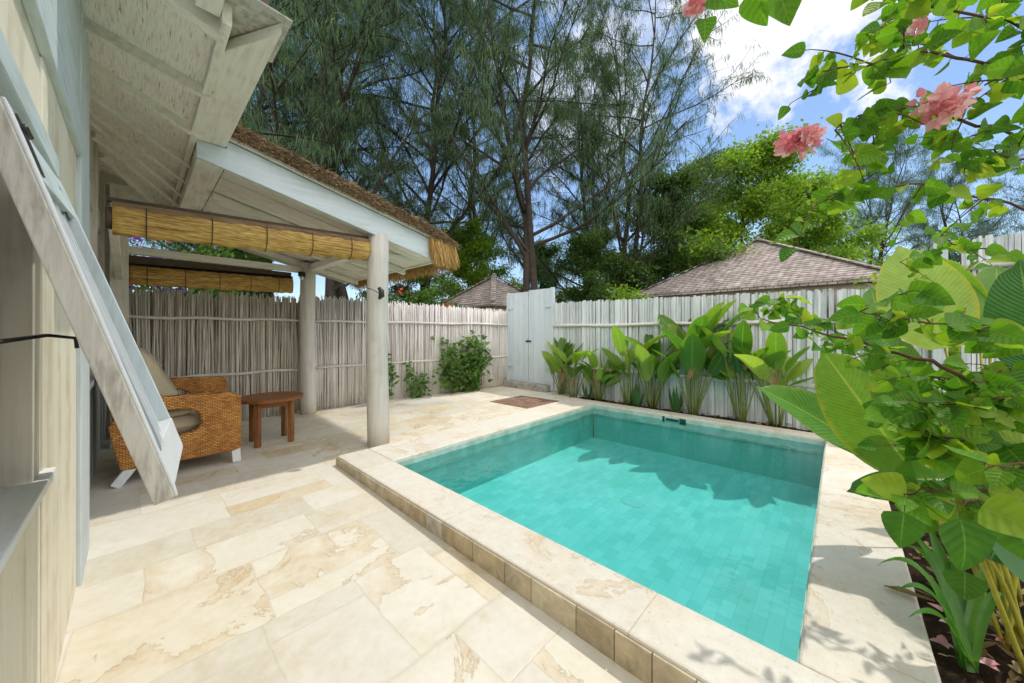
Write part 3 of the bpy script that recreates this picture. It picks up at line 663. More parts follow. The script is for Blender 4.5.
b = MB(); b.box(-.06, 1.68, 6.335, 6.40, 2.235, 2.355); tag(b.build("blind_pelmet", "dark_wood", None, .004), "dark brown pelmet board above the rear rolled blind", "pelmet")

# ------------------------------------------------------------------ fences and gate
def stick_fence(name, label, A, B, zb0, zb1, zt0, zt1, m, rails, railr, seed, step=.021, rail_side=1, flat=False, group=None, segs=1):
    random.seed(seed); A, B = V((*A, 0)), V((*B, 0)); d = B - A; L = d.length; d.normalize(); nn = V((d.y, -d.x, 0)) * rail_side
    t_ = thing(name, label, "fence", (A + B) / 2, group)
    b = MB()
    for layer in range(2 if flat else 3):
        s = 0
        while s < L:
            k = s / L; p = A + d * s + nn * (-.022 * layer + U(-.006, .008))
            z0 = zb0 + (zb1 - zb0) * k + U(-.02, .03); z1 = zt0 + (zt1 - zt0) * k + (U(-.05, .03) if not flat else U(-.018, .012)) - .02 * layer
            lean = d * (U(-.03, .03) if flat or rnd() < .7 else U(-.10, .10)) + nn * U(-.01, .015)
            if flat:
                w = U(.011, .026); w2 = w * U(.75, 1.0); a = d * w; th_ = nn * .006
                tw = nn * U(-.006, .006)
                p0, p1 = p + V((0, 0, z0)), p + lean * .5 + V((0, 0, z1 - U(0, .02)))
                b.add([p0 - a - th_ - tw, p0 + a - th_ + tw, p0 + a + th_ + tw, p0 - a + th_ - tw, p1 - d * w2 - th_, p1 + d * w2 - th_, p1 + d * w2 + th_, p1 - d * w2 + th_],
                      [(0, 1, 5, 4), (1, 2, 6, 5), (2, 3, 7, 6), (3, 0, 4, 7), (4, 5, 6, 7)])
                s += w * 2 * U(.92, 1.05)
            else:
                r_ = U(.0055, .014); mid = (p + lean * .5 + nn * U(-.008, .008) + d * U(-.012, .012))
                b.tube([p + V((0, 0, z0)), mid + V((0, 0, (z0 + z1) / 2)), p + lean + V((0, 0, z1))], [r_ * 1.1, r_, r_ * .75], 5, True)
                s += step * U(.65, 1.25)
    b.build("slats", m, t_)
    c = MB(); c.board(A - nn * .085 + V((0, 0, (zb0 + zt0) / 2)), B - nn * .085 + V((0, 0, (zb1 + zt1) / 2)), zt0 - zb0 - .16, .012, V((0, 0, 1))); c.build("backing_mat", "backing", t_)
    for rz0, rz1 in rails:
        rb = MB(); pts = []; K = 14
        for i in range(K + 1):
            k = i / K; p = A + d * (L * k) + nn * (.028 + .004 * math.sin(i * 1.7)); pts.append(p + V((0, 0, rz0 + (rz1 - rz0) * k + .008 * math.sin(i * 1.3))))
        rb.tube(pts, [railr * (1 + .1 * math.sin(i * 2.3)) for i in range(K + 1)], 8); rb.build("rail", "rail", t_)
    return t_
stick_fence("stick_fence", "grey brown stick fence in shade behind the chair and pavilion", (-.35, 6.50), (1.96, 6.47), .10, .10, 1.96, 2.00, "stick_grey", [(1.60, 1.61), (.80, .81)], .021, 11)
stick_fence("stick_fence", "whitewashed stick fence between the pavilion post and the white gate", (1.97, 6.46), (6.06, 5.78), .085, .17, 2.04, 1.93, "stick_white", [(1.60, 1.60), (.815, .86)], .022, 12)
stick_fence("slat_fence", "bluish white slat fence behind the row of paddle leaved plants", (6.06, 4.44), (6.06, -.74), .16, .08, 2.05, 1.95, "slat_blue", [(1.55, 1.55), (.72, .70)], .03, 13, flat=True, rail_side=1)
stick_fence("slat_fence", "taller pale slat fence at the right behind the big leaves", (6.06, -.98), (6.06, -3.9), .08, .05, 2.42, 2.5, "slat_blue", [(2.1, 2.15), (.9, .9)], .035, 14, flat=True, rail_side=1)
b = MB(); b.box(5.98, 6.12, -.86, -.75, .05, 2.46)
tag(b.build("fence_post", "blue_z", None, .006), "square pale fence post where the taller right fence begins", "post")
random.seed(21)
gt = thing("garden_gate", "tall bluish white double plank gate in the fence corner", "gate", (6.05, 5.1, .17))
def leafdoor(y0, y1, z1):
    b = MB(); y = y0; n_ = 4; w = (y1 - y0) / n_
    for i in range(n_):
        b.box(6.03 + U(0, .004), 6.065, y + .002, y + w - .002, .29, z1 + U(-.006, .006)); y += w
    return b.build("door_leaf", "gate", gt, .003)
leafdoor(5.13, 5.72, 2.33); leafdoor(4.50, 5.115, 2.36)
b = MB(); b.box(6.01, 6.09, 4.42, 4.495, .17, 2.37); b.build("gate_post", "gate", gt, .004)
b = MB(); b.box(6.01, 6.09, 5.725, 5.78, .17, 2.34); b.build("gate_post", "gate", gt, .004)
b = MB(); b.box(6.012, 6.028, 5.04, 5.19, 1.2, 1.235); b.build("latch", "metal", gt, .002)
for y0 in (4.47, 5.60):
    for z in (.62, 1.95):
        b = MB(); b.box(6.004, 6.026, y0, y0 + .17, z, z + .028); b.tube([(6.0, y0 + (.03 if y0 < 5 else .13), z - .012), (6.0, y0 + (.03 if y0 < 5 else .13), z + .057)], .009, 8); b.build("hinge", "blue_y", gt)
b = MB(); b.box(5.88, 6.10, 4.5, 5.78, .12, .285); tag(b.build("gate_step", "step_stone", None, .015), "low grey stone step under the white garden gate", "step", )

# ------------------------------------------------------------------ armchair
ch = thing("wicker_armchair", "orange brown wicker armchair with white legs beside the house wall", "armchair", (.3, 4.9, fz(.3, 4.9)))
fz0 = fz(.3, 4.9)
def side_panel(y0, y1, top, name, hole=True):
    outer = [(.745, .115 + fz0), (.745, top), (.70, top + .03), (.06, top + .06), (-.06, top + .01), (-.16, .60), (-.13, .40), (-.09, .13 + fz0)]
    hx0, hx1, hz0, hz1 = -.04, .43, .44, top - .075
    c = V(((hx0 + hx1) / 2, (hz0 + hz1) / 2)); n = 56; O = []; H = []
    for i in range(n):
        a = -2 * math.pi * i / n; d = V((math.cos(a), math.sin(a)))
        best = None
        for k in range(len(outer)):
            p, q_ = V(outer[k]), V(outer[(k + 1) % len(outer)]); e1 = q_ - p; den = d.x * e1.y - d.y * e1.x
            if abs(den) < 1e-9: continue
            w = p - c; tt = (w.x * e1.y - w.y * e1.x) / den; uu = (w.x * d.y - w.y * d.x) / den
            if tt > 0 and -1e-6 <= uu <= 1.000001 and (best is None or tt < best): best = tt
        O.append(c + d * best)
        ex, ez = (hx1 - hx0) / 2, (hz1 - hz0) / 2; pw_ = 3.2
        rr = 1 / ((abs(d.x) / ex) ** pw_ + (abs(d.y) / ez) ** pw_) ** (1 / pw_); H.append(c + d * rr)
    b = MB(); vs = [(p.x, y, p.y) for y in (y0, y1) for ring in (O, H) for p in ring]; fs = []
    for i in range(n):
        j = (i + 1) % n
        fs += [(i, j, n + j, n + i), (2 * n + j, 2 * n + i, 3 * n + i, 3 * n + j), (j, i, 2 * n + i, 2 * n + j), (n + i, n + j, 3 * n + j, 3 * n + i)]
    b.add(vs, fs); return b.build(name, "wicker", ch, .018)
side_panel(4.50, 4.60, .765, "arm"); side_panel(5.28, 5.38, .86, "arm")
b = MB(); b.box(.66, .74, 4.605, 5.275, .13 + fz0, .43); b.build("front_panel", "wicker", ch, .015)
b = MB(); b.box(-.10, .66, 4.605, 5.275, .32, .40); b.build("seat", "wicker", ch, .01)
b = MB(); b.obox((-.13, 4.94, .78), (.035, 0, .01), (0, .335, 0), (-.08, 0, .40)); b.build("backrest", "wicker", ch, .02)
for x0, x1, y in ((.70, .71, 4.55), (.70, .71, 5.33), (-.02, -.12, 4.55), (-.02, -.12, 5.33)):
    b = MB(); b.board((x1, y, fz0), (x0, y, .15 + fz0), .07, .07, V((1, 0, 0))); b.build("leg", "white", ch, .006)
def pillow(name, label, c, ax, ay, az, pinch=.35):
    b = MB(); n = 16; vs = []; fs = []; c, ax, ay, az = V(c), V(ax), V(ay), V(az)
    for s_ in (1, -1):
        for i in range(n + 1):
            for j in range(n + 1):
                u, v = -1 + 2 * i / n, -1 + 2 * j / n; h = ((1 - u ** 4) * (1 - v ** 4)) ** pinch
                k = 1 - .06 * (u * u * v * v)
                vs.append(c + ax * (u * k) + ay * (v * k) + az * (s_ * h * (1 + .05 * math.sin(7 * u + 3 * v))))
    m_ = (n + 1) ** 2
    for s_ in (0, 1):
        for i in range(n):
            for j in range(n):
                a = s_ * m_ + i * (n + 1) + j; f_ = (a, a + n + 1, a + n + 2, a + 1); fs.append(f_ if s_ == 0 else f_[::-1])
    b.add(vs, fs, True); return tag(b.build(name, "cushion", None), label, "cushion")
pillow("seat_cushion", "flat olive tan seat cushion lying in the wicker armchair", (.17, 4.94, .50), (.29, 0, 0), (0, .325, 0), (0, 0, .105), .22)
pillow("back_cushion", "tall beige back cushion leaning in the wicker armchair", (.10, 4.95, .95), (.15, 0, -.31), (0, .29, 0), (.10, 0, .05))
pillow("throw_pillow", "small olive pillow lying on the seat cushion of the armchair", (.24, 4.72, .63), (.14, 0, .015), (0, .10, 0), (0, 0, .035))

# ------------------------------------------------------------------ side table
tz = fz(1.12, 5.05)
tb = thing("side_table", "small reddish teak side table with round top beside the armchair", "side table", (1.13, 5.05, tz))
b = MB(); n = 40; cx_, cy_ = 1.13, 5.05
vs = [(cx_ + math.cos(i * 2 * math.pi / n) * r_, cy_ + math.sin(i * 2 * math.pi / n) * r_, z) for r_, z in ((.325, .595), (.335, .605), (.335, .628), (.325, .638)) for i in range(n)]
fs = [(k * n + i, k * n + (i + 1) % n, (k + 1) * n + (i + 1) % n, (k + 1) * n + i) for k in range(3) for i in range(n)] + [tuple(range(n))[::-1], tuple(range(3 * n, 4 * n))]
b.add(vs, fs); b.build("table_top", "teak", tb)
lp = []
for k in range(4):
    a = R(35 + 90 * k + 8); lx, ly = cx_ + .235 * math.cos(a), cy_ + .235 * math.sin(a); lp.append((lx, ly))
    b = MB(); b.obox((lx, ly, (tz + .594) / 2), V((math.cos(a), math.sin(a), 0)) * .026, V((-math.sin(a), math.cos(a), 0)) * .026, (0, 0, (.594 - tz) / 2)); b.build("leg", "teak_z", tb, .004)
for k in range(4):
    p, q_ = V((*lp[k], .555)), V((*lp[(k + 1) % 4], .555)); d_ = (q_ - p).normalized() * .028
    b = MB(); b.board(p + d_, q_ - d_, .06, .02, V((0, 0, 1))); b.build("apron", "teak", tb, .003)

# ------------------------------------------------------------------ planting
def arc(p0, p1, sag, n=7):
    p0, p1 = V(p0), V(p1); return [p0.lerp(p1, i / n) + V(sag) * math.sin(math.pi * i / n) for i in range(n + 1)]
def clump(name, label, loc, seed, nl, hmin, hmax, spread, lw, ll, group, mats=("cal", "petiole_far"), lean=(0, 0)):
    random.seed(seed); t_ = thing(name, label, "plant", loc, group); L = MB(); P = MB(); loc = V(loc)
    for i in range(nl):
        a = U(0, 6.28); r_ = U(.2, 1.15) * spread; h = hmin + (hmax - hmin) * rnd() ** 1.2
        b0 = loc + V((math.cos(a) * .05, math.sin(a) * .05, 0))
        e0 = loc + V((math.cos(a) * r_ * .55 + lean[0], math.sin(a) * r_ * .75 + lean[1], h * .58))
        pts = arc(b0, e0, (0, 0, .03), 4); P.tube(pts, [.010, .009, .008, .007, .006], 6)
        ln = ll * U(.55, 1.2); up = U(.5, 2.0)
        dr_ = V((math.cos(a) * .7, math.sin(a), up)).normalized()
        nr = V((-math.cos(a), -math.sin(a), .9)) if rnd() < .75 else V((U(-1, 1), U(-1, 1), .4))
        L.leaf(e0, e0 + dr_ * ln, nr, ln * lw * U(.85, 1.1), U(.1, .35), U(.1, .5), 8, "paddle", .05)
    if mats[0] == "cal":
        D = MB()
        for i in range(1):
            a = U(2.2, 4.2); e0 = loc + V((math.cos(a) * .12, math.sin(a) * .16, U(.22, .6) * hmax)); D.leaf(e0, e0 + V((-.08 + U(-.05, .05), U(-.12, .12), -U(.2, .36))), (-1, U(-.4, .4), .2), .09, .1, .5, 6, "oval", .15)
        D.build("dead_leaves", "dryleaf", t_)
    L.build("foliage", mats[0], t_); P.build("stems", mats[1], t_); return t_
row = [  # y, x, leaves, total height, leaf length, label
    (4.12, 5.90, 10, 1.50, .46, "upright leafy clump of paddle leaves next to the white gate"),
    (3.80, 5.84, 5, 1.30, .42, "paddle leaved clump second from the gate along the slat fence"),
    (3.30, 5.90, 12, 1.02, .36, "lowest bushy clump of the planting by the slat fence"),
    (2.72, 5.90, 6, 1.50, .46, "slender paddle leaved plant with bare stems at mid fence"),
    (2.30, 5.92, 12, 1.58, .52, "broad spreading paddle leaved clump left of the tallest one"),
    (1.66, 5.88, 13, 1.98, .58, "tallest paddle leaved clump with upright leaves at the slat fence"),
    (1.02, 5.90, 9, 1.62, .54, "full paddle leaved clump right of the tallest one"),
    (.62, 5.90, 7, 1.40, .52, "paddle leaved clump nearest the right end of the pool's far edge")]
for i, (y, x, nl, hh, ll, lab) in enumerate(row):
    clump("paddle_plant", lab, (x, y, .13), 40 + i, nl + 7, hh * .50, hh * 1.12, .36, .47, ll * 1.15, "paddle leaved plants along the slat fence", lean=(-.05, 0))
random.seed(77)
for i, (y, lab) in enumerate(((2.52, "small thin leaved seedling between the mid fence clumps"), (3.5, "small dark seedling near the lowest clump"), (1.9, "short dark seedling left of the tallest clump"))):
    t_ = thing("fence_seedling", lab, "plant", (5.84, y, .12), "small seedlings under the paddle leaved plants"); L = MB()
    for k in range(16):
        a = U(0, 6.28); e0 = V((5.84, y, .13)); L.leaf(e0, e0 + V((math.cos(a) * .16, math.sin(a) * .16, U(.12, .42))), (math.cos(a), math.sin(a), 1), .05, .3, .2, 5, "oval", nv=2)
    L.build("foliage", "cal_deep", t_)

# climbers on the whitewashed fence
def fence_pt(s, z, off=.06):
    A, B = V((1.97, 6.46, 0)), V((6.06, 5.78, 0)); d = (B - A).normalized(); return A.lerp(B, s) + V((d.y, -d.x, 0)) * off + V((0, 0, z))
def climber(label, s0, w, z0, z1, n, size, seed, stems):
    random.seed(seed); t_ = thing("climbing_shrub", label, "climber", fence_pt(s0, z0 - .02, .08), "green climbers on the whitewashed fence"); L = MB(); P = MB()
    tips = []
    for k in range(stems):
        e_ = fence_pt(s0 + U(-w, w) / 4, U(z0 + .35 * (z1 - z0), z1), U(.05, .2)); b0 = fence_pt(s0 + U(-.1, .1) * w, z0 - .02, .10)
        pts = [p + V((U(-.03, .03), U(-.02, .02), 0)) for p in arc(b0, e_, (U(-.1, .1), -.03, 0), 6)]
        P.tube(pts, [.010, .009, .008, .007, .006, .005, .003], 5); tips += pts[1:] + pts[3:]
    for k in range(n):
        c = random.choice(tips) + V((U(-1, 1) * w * .26, U(-.10, .06), U(-.12, .12))); a = U(0, 6.28)
        d = V((math.cos(a), -abs(math.sin(a)) * .6, U(-.7, .6))).normalized(); sz = size * U(.7, 1.3)
        L.leaf(c, c + d * sz, (U(-.5, .5), -1, U(.2, 1)), sz * .6, .15, .25, 4, "heart", nv=2)
    L.build("foliage", "vine", t_); P.build("stems", "twig", t_)
climber("large bushy green shrub climbing the whitewashed fence near the gate", .70, .60, .10, 1.32, 760, .115, 5, 20)
climber("narrow leafy vine on the fence right beside the near post", .275, .16, .10, .98, 120, .10, 6, 3)
climber("thin straggling vine between the narrow vine and the large shrub", .43, .22, .10, .75, 130, .095, 8, 4)

# big paddle leaved plant in the right foreground: hand-placed leaves
hero = thing("paddle_plant", "huge paddle leaved plant with yellow stalks in the right foreground bed", "plant", at(1010, 655, 1.5))
random.seed(99)
def hleaf(bp, tp, w, nr, m="cal_hero", foot=None, droop=.12, fold=.25, stalk=True):
    b0, t0 = at(*bp), at(*tp); L = MB(); tc = (V((0, 0, EYE)) - (b0 + t0) / 2).normalized()
    nr = tc * nr[0] + RT * nr[1] + V((0, 0, nr[2])); L.leaf(b0, t0, nr, w, droop, fold, 18, "paddle", .055, 8); L.build("leaf", m, hero)
    if stalk:
        f0 = V(at(*(foot or (1012, 655, 1.5)))); f0.z = .10; P = MB(); P.tube(arc(f0, b0, (U(-.02, .03), U(-.02, .02), .06), 8), [.010, .0095, .009, .0085, .008, .0075, .007, .0065, .006], 7); P.build("stalk", "petiole", hero)
nc = -FW
hleaf((914, 474, 2.02), (822, 350, 2.10), .41, (1, -.25, .25), "cal_hero", (985, 580, 2.0), droop=.08, fold=.16)
hleaf((872, 455, 2.2), (762, 383, 2.35), .34, (.7, .1, .7), "cal", (980, 575, 2.05), droop=.15, fold=.25)
hleaf((955, 468, 2.1), (868, 350, 2.25), .44, (.9, .6, .5), "cal_hero", (990, 580, 2.0), droop=.15, fold=.25)
hleaf((945, 348, 2.0), (898, 246, 2.05), .37, (1, -.2, .1), "cal_pale", (1000, 600, 1.8), droop=.04, fold=.10)
hleaf((980, 345, 2.25), (938, 256, 2.3), .28, (.8, -.6, .2), "cal_hero", (1010, 600, 1.9), droop=.1, fold=.3)
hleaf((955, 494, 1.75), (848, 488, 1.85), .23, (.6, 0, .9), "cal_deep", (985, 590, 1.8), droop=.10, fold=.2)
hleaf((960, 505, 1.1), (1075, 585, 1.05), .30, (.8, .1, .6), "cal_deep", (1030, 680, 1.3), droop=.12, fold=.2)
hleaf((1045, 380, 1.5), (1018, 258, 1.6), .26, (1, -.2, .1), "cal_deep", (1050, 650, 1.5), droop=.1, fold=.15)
hleaf((985, 470, 1.7), (1010, 395, 1.8), .24, (.8, .3, .5), "cal", (1020, 640, 1.7), droop=.15, fold=.25)
hleaf((905, 425, 1.9), (895, 335, 2.0), .25, (.9, -.4, .3), "cal", (980, 610, 1.8), droop=.15, fold=.3)
hleaf((885, 350, 2.6), (872, 285, 2.7), .24, (.9, .3, .3), "cal", (940, 560, 2.3), droop=.15, fold=.3)
hleaf((990, 330, 2.1), (1000, 262, 2.2), .26, (.9, .4, .3), "cal", (1010, 590, 1.9), droop=.15, fold=.3)
hleaf((965, 480, 1.45), (895, 478, 1.5), .2, (.6, 0, .8), "cal", droop=.15, fold=.3)
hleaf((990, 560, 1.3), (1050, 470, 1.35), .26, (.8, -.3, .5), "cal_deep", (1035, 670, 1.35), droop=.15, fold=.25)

random.seed(61); P = MB()
for k in range(6):
    f0 = V(at(U(985, 1040), U(640, 675), 1.45)); f0.z = .10; e0 = at(U(900, 1000), U(450, 500), U(1.4, 1.7)); P.tube(arc(f0, e0, (U(-.04, .04), U(-.03, .03), .05), 8), [.009, .009, .008, .008, .007, .006, .006, .005, .004], 6)
P.build("stalks", "petiole", hero)

# strap leaved lily
lily = thing("strap_lily", "strap leaved lily arching over the stone pool edge at bottom right", "plant", at(968, 640, 1.36)); lc = V(at(968, 640, 1.36)); lc.z = .10
L = MB(); random.seed(5)
for cp, tp, w in (((925, 530, 1.40), (876, 566, 1.45), .034), ((935, 520, 1.55), (890, 552, 1.6), .036), ((945, 560, 1.5), (908, 530, 1.6), .055), ((948, 570, 1.55), (926, 520, 1.66), .062), ((962, 570, 1.5), (945, 530, 1.66), .055), ((930, 560, 1.32), (896, 592, 1.3), .03), ((975, 580, 1.45), (988, 560, 1.5), .04), ((940, 580, 1.40), (915, 565, 1.45), .042), ((985, 570, 1.4), (1010, 600, 1.38), .034), ((940, 590, 1.32), (908, 618, 1.30), .028)):
    L.leaf(lc + V((U(-.02, .02), U(-.02, .02), 0)), at(*tp), V((0, 0, 1)) - FW * .6, w, 0, .35, 16, "strap", 0, 4, ctrl=at(*cp))
L.build("foliage", "strap", lily)
dl = MB(); p0 = at(884, 606, 1.72); p0.z = .162; p1 = at(935, 632, 1.60); p1.z = .165
dl.leaf(p0, p1, (.2, 0, 1), .06, -.12, .5, 8, "oval", .15); tag(dl.build("fallen_leaf", "dryleaf"), "curled dry leaf lying on the right pool edge by the lily", "leaf")
random.seed(31)
for k, (px, py, lab) in enumerate(((940, 614, "pink fallen blossom on the soil nearest the stone edge"), (950, 628, "reddish fallen blossom on soil just below another at the lily foot"), (1006, 646, "largest pink fallen blossom on the soil by the yellow stalks"), (985, 668, "pink fallen blossom lowest on the soil at bottom right"), (942, 648, "small pale fallen blossom left of the lily foot"))):
    d = 351 * 1.29 / (py - 333); c = at(px, py, d); c.z = .128; b = MB()
    for j in range(4):
        a = U(0, 6.28); b.leaf(c, c + V((math.cos(a), math.sin(a), U(.1, .5))) * .038, (0, 0, 1), .034, .2, .3, 4, "heart", nv=2)
    tag(b.build("fallen_blossom", "petal"), lab, "blossom", "fallen pink blossoms on the soil")

# bougainvillea
bg = thing("bougainvillea", "arching bougainvillea with heart shaped leaves and pink flowers at right", "shrub", (2.9, -1.5, .1))
random.seed(1234)
TW = MB(); LF = MB(); root = V((2.9, -1.5, .1))
def bleaf(p, sz, dr=None):
    a = U(0, 6.28)
    d = dr or V((math.cos(a), math.sin(a), U(-1.1, .25))).normalized()
    nr = V((U(-.8, .8), U(-.8, .8), U(-.1, .9))) + (V((0, 0, EYE)) - V(p)).normalized() * U(.3, 1.5)
    st_ = p + d * sz * .22
    LF.leaf(st_, st_ + d * sz, nr, sz * U(.80, 1.0), U(.0, .3), U(.05, .45), 9, "heart", .04)
    TW.tube([p, st_], .0012, 4, False)
def branch(pts, r0, dens, sz, sub=.5):
    P = [V(at(*p)) for p in pts]; poly = []
    for i in range(len(P) - 1):
        for k in range(6): poly.append(P[i].lerp(P[i + 1], k / 6) + V((U(-1, 1), U(-1, 1), U(-1, 1))) * .008)
    poly.append(P[-1]); n = len(poly)
    TW.tube(poly, [r0 * (1 - .8 * i / n) for i in range(n)], 6)
    for i in range(1, n):
        for k in range(dens if rnd() < .8 else dens + 1): bleaf(poly[i].lerp(poly[i - 1], rnd()), sz * U(.6, 1.1))
        if rnd() < sub:
            d = V((U(-1, 1), U(-1, 1), U(-.8, .8))).normalized(); L = U(.06, .2)
            q_ = [poly[i] + d * L * k / 4 - V((0, 0, .03 * (k / 4) ** 2)) for k in range(5)]; TW.tube(q_, [.0025, .002, .002, .0015, .001], 5)
            for k in (1, 2, 3, 4, 2, 3): bleaf(q_[k], sz * U(.4, 1.0))
# upper arching sprays
branch([(1110, 110, 1.35), (1000, 70, 1.15), (930, 50, 1.0), (870, 62, .95), (822, 72, .92)], .006, 1, .068)
branch([(1110, 60, 1.3), (1010, 20, 1.1), (930, 5, 1.0), (860, -10, .95)], .006, 1, .07)
branch([(1120, 170, 1.35), (1000, 130, 1.15), (930, 108, 1.05), (870, 112, 1.0), (835, 130, 1.0)], .006, 1, .068)
branch([(1120, 30, 1.2), (1040, 60, 1.05), (985, 85, .95)], .006, 1, .072)
branch([(1120, 260, 1.4), (1010, 205, 1.2), (930, 185, 1.1), (865, 190, 1.05), (815, 205, 1.05)], .005, 1, .064, .3)
branch([(1120, 200, 1.3), (1030, 160, 1.15), (985, 150, 1.1), (950, 165, 1.1)], .005, 1, .068)
branch([(1100, 10, 1.5), (1020, -20, 1.3), (950, -10, 1.2), (890, 20, 1.15), (855, 45, 1.1)], .005, 1, .068)
branch([(1100, -160, 1.1), (960, -110, .95), (850, -60, .88), (780, -25, .85), (770, -14, .85)], .005, 0, .08, 0)
branch([(850, -60, .88), (760, -60, .86), (700, -28, .85), (698, 0, .85)], .004, 0, .08, 0)
for p, dr, sz in (((752, -22, .85), V((.3, -.2, -.9)), .095), ((772, -22, .85), V((.2, -.3, -1)), .10), ((788, -28, .86), V((.3, -.1, -.9)), .08), ((705, 14, .85), V((-.02, 0, -1)), .055)):
    bleaf(V(at(*p)), sz, dr.normalized())
# middle and lower sprays
branch([(1130, 470, 1.45), (1010, 395, 1.35), (930, 362, 1.3), (850, 340, 1.5), (760, 318, 1.8)], .011, 1, .085, .3)
branch([(1130, 360, 1.4), (1010, 335, 1.25), (930, 322, 1.2), (860, 312, 1.25)], .007, 1, .105)
branch([(1130, 420, 1.3), (1030, 395, 1.2), (960, 405, 1.15), (912, 400, 1.2)], .007, 2, .09)
branch([(1130, 400, 1.5), (1030, 365, 1.45), (960, 380, 1.4), (905, 372, 1.5)], .006, 1, .095)
branch([(1130, 440, 1.6), (1040, 420, 1.5), (975, 425, 1.45), (930, 450, 1.45)], .006, 1, .09)
branch([(1130, 500, 1.2), (1020, 492, 1.1), (940, 490, 1.05), (890, 495, 1.1)], .006, 1, .10, .2)
branch([(1130, 455, 1.3), (1030, 440, 1.2), (960, 440, 1.15), (915, 430, 1.2)], .007, 2, .10)
branch([(1130, 300, 1.7), (1020, 255, 1.7), (950, 245, 1.8), (900, 262, 2.0)], .006, 1, .08)
branch([(1010, 395, 1.35), (940, 380, 1.5), (880, 355, 1.7), (820, 322, 1.9), (770, 300, 2.1)], .006, 1, .09)
branch([(1130, 470, 1.1), (1040, 460, 1.0), (985, 470, .95)], .006, 1, .09, .1)
branch([(1130, 520, .95), (1030, 505, .85), (965, 500, .8), (950, 500, .8)], .005, 0, .1, .0)
LFmain = LF
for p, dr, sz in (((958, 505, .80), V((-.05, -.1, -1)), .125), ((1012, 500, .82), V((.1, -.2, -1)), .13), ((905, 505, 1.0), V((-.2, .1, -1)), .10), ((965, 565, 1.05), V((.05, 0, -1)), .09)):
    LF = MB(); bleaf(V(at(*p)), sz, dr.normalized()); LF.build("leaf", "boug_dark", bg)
for e_ in ((1110, 110, 1.35), (1120, 170, 1.35), (1120, 260, 1.4), (1130, 470, 1.45), (1130, 360, 1.4), (1130, 500, 1.2), (1100, -160, 1.1), (1130, 300, 1.7), (1130, 420, 1.3), (1110, 60, 1.3)):
    q_ = V(at(*e_)); TW.tube(arc(root, q_, (0, -.25, .1), 8), [.028, .025, .022, .019, .016, .013, .011, .009, .007], 7)
TW.build("branches", "twig", bg); LFmain.build("foliage", "boug", bg)
def cluster(px, py, d, rpx, n):
    b = MB(); c = V(at(px, py, d)); r_ = rpx / FPX * d
    for k in range(n):
        o_ = V((random.gauss(0, 1), random.gauss(0, 1), random.gauss(0, .7))).normalized() * r_ * U(.1, .8)
        ax = (o_.normalized() + V((U(-.5, .5), U(-.5, .5), U(-.5, .5))) + (V((0, 0, EYE)) - c).normalized() * .5).normalized(); s1 = ax.cross(V((.3, .2, 1))).normalized(); s2 = ax.cross(s1)
        for j in range(3):
            a = j * 2.094 + U(-.3, .3); o2 = s1 * math.cos(a) + s2 * math.sin(a)
            sz = U(.022, .031); p0 = c + o_ + o2 * .003; b.leaf(p0, p0 + (o2 * .75 + ax * U(.3, .7)) * sz, ax - o2 * .5, sz * 1.0, -.25, -.35, 5, "heart", .12, 4)
    return b.build("flower_cluster", "petal", bg)
cluster(798, 141, .98, 20, 34); cluster(938, 104, .92, 24, 38); cluster(962, 98, .95, 12, 8); cluster(917, 30, 1.0, 6, 4); cluster(694, 5, .85, 10, 7)

# ------------------------------------------------------------------ trees
class Arr:                                              # many small faces at once
    def __init__(s): s.q = []
    def add(s, a): s.q.append(a)
    def build(s, name, m, parent=None):
        a = np.concatenate(s.q).reshape(-1, 3); n = len(a) // 4
        me = bpy.data.meshes.new(name); me.vertices.add(len(a)); me.vertices.foreach_set("co", a.astype(np.float32).ravel())
        me.loops.add(len(a)); me.loops.foreach_set("vertex_index", np.arange(len(a), dtype=np.int32))
        me.polygons.add(n); me.polygons.foreach_set("loop_start", np.arange(0, len(a), 4, dtype=np.int32)); me.polygons.foreach_set("loop_total", np.full(n, 4, dtype=np.int32))
        me.update(calc_edges=True); me.materials.append(M[m]); o = bpy.data.objects.new(name, me); col.objects.link(o)
        if parent: o.parent = parent
        return o
def strands(rg, pts, per, lmin, lmax, w, spread, droop):
    P = np.repeat(pts, per, axis=0); n = len(P)
    a = rg.uniform(0, 2 * np.pi, n); hz = rg.uniform(.15, 1, n) * spread
    d = np.stack([np.cos(a) * hz, np.sin(a) * hz, rg.uniform(-1.0, .35, n) - droop], 1); d /= np.linalg.norm(d, axis=1)[:, None]
    L = rg.uniform(lmin, lmax, n)[:, None]; P = P + rg.normal(0, .085, (n, 3))
    sd = np.cross(d, rg.normal(0, 1, (n, 3))); sd /= np.linalg.norm(sd, axis=1)[:, None]; sd *= (w * rg.uniform(.6, 1.3, n))[:, None]
    m = P + d * L * .5; e = m + (d + np.array([0, 0, -.55])) * L * .5
    return np.stack([P - sd * .6, m - sd, e, m + sd], 1)   # kite shaped sprig
def leafquads(rg, pts, per, size, rad):
    P = np.repeat(pts, per, axis=0) + 0; n = len(P); P = P + rg.normal(0, rad, (n, 3)) * np.array([1, 1, .75])
    d = rg.normal(0, 1, (n, 3)); d[:, 2] -= .5; d /= np.linalg.norm(d, axis=1)[:, None]
    sd = np.cross(d, rg.normal(0, 1, (n, 3)) + np.array([0, 0, 1.2])); sd /= np.linalg.norm(sd, axis=1)[:, None]
    L = (size * rg.uniform(.6, 1.3, n))[:, None]; m = P + d * L * .5
    return np.stack([P, m - sd * L * .3, P + d * L, m + sd * L * .3], 1)
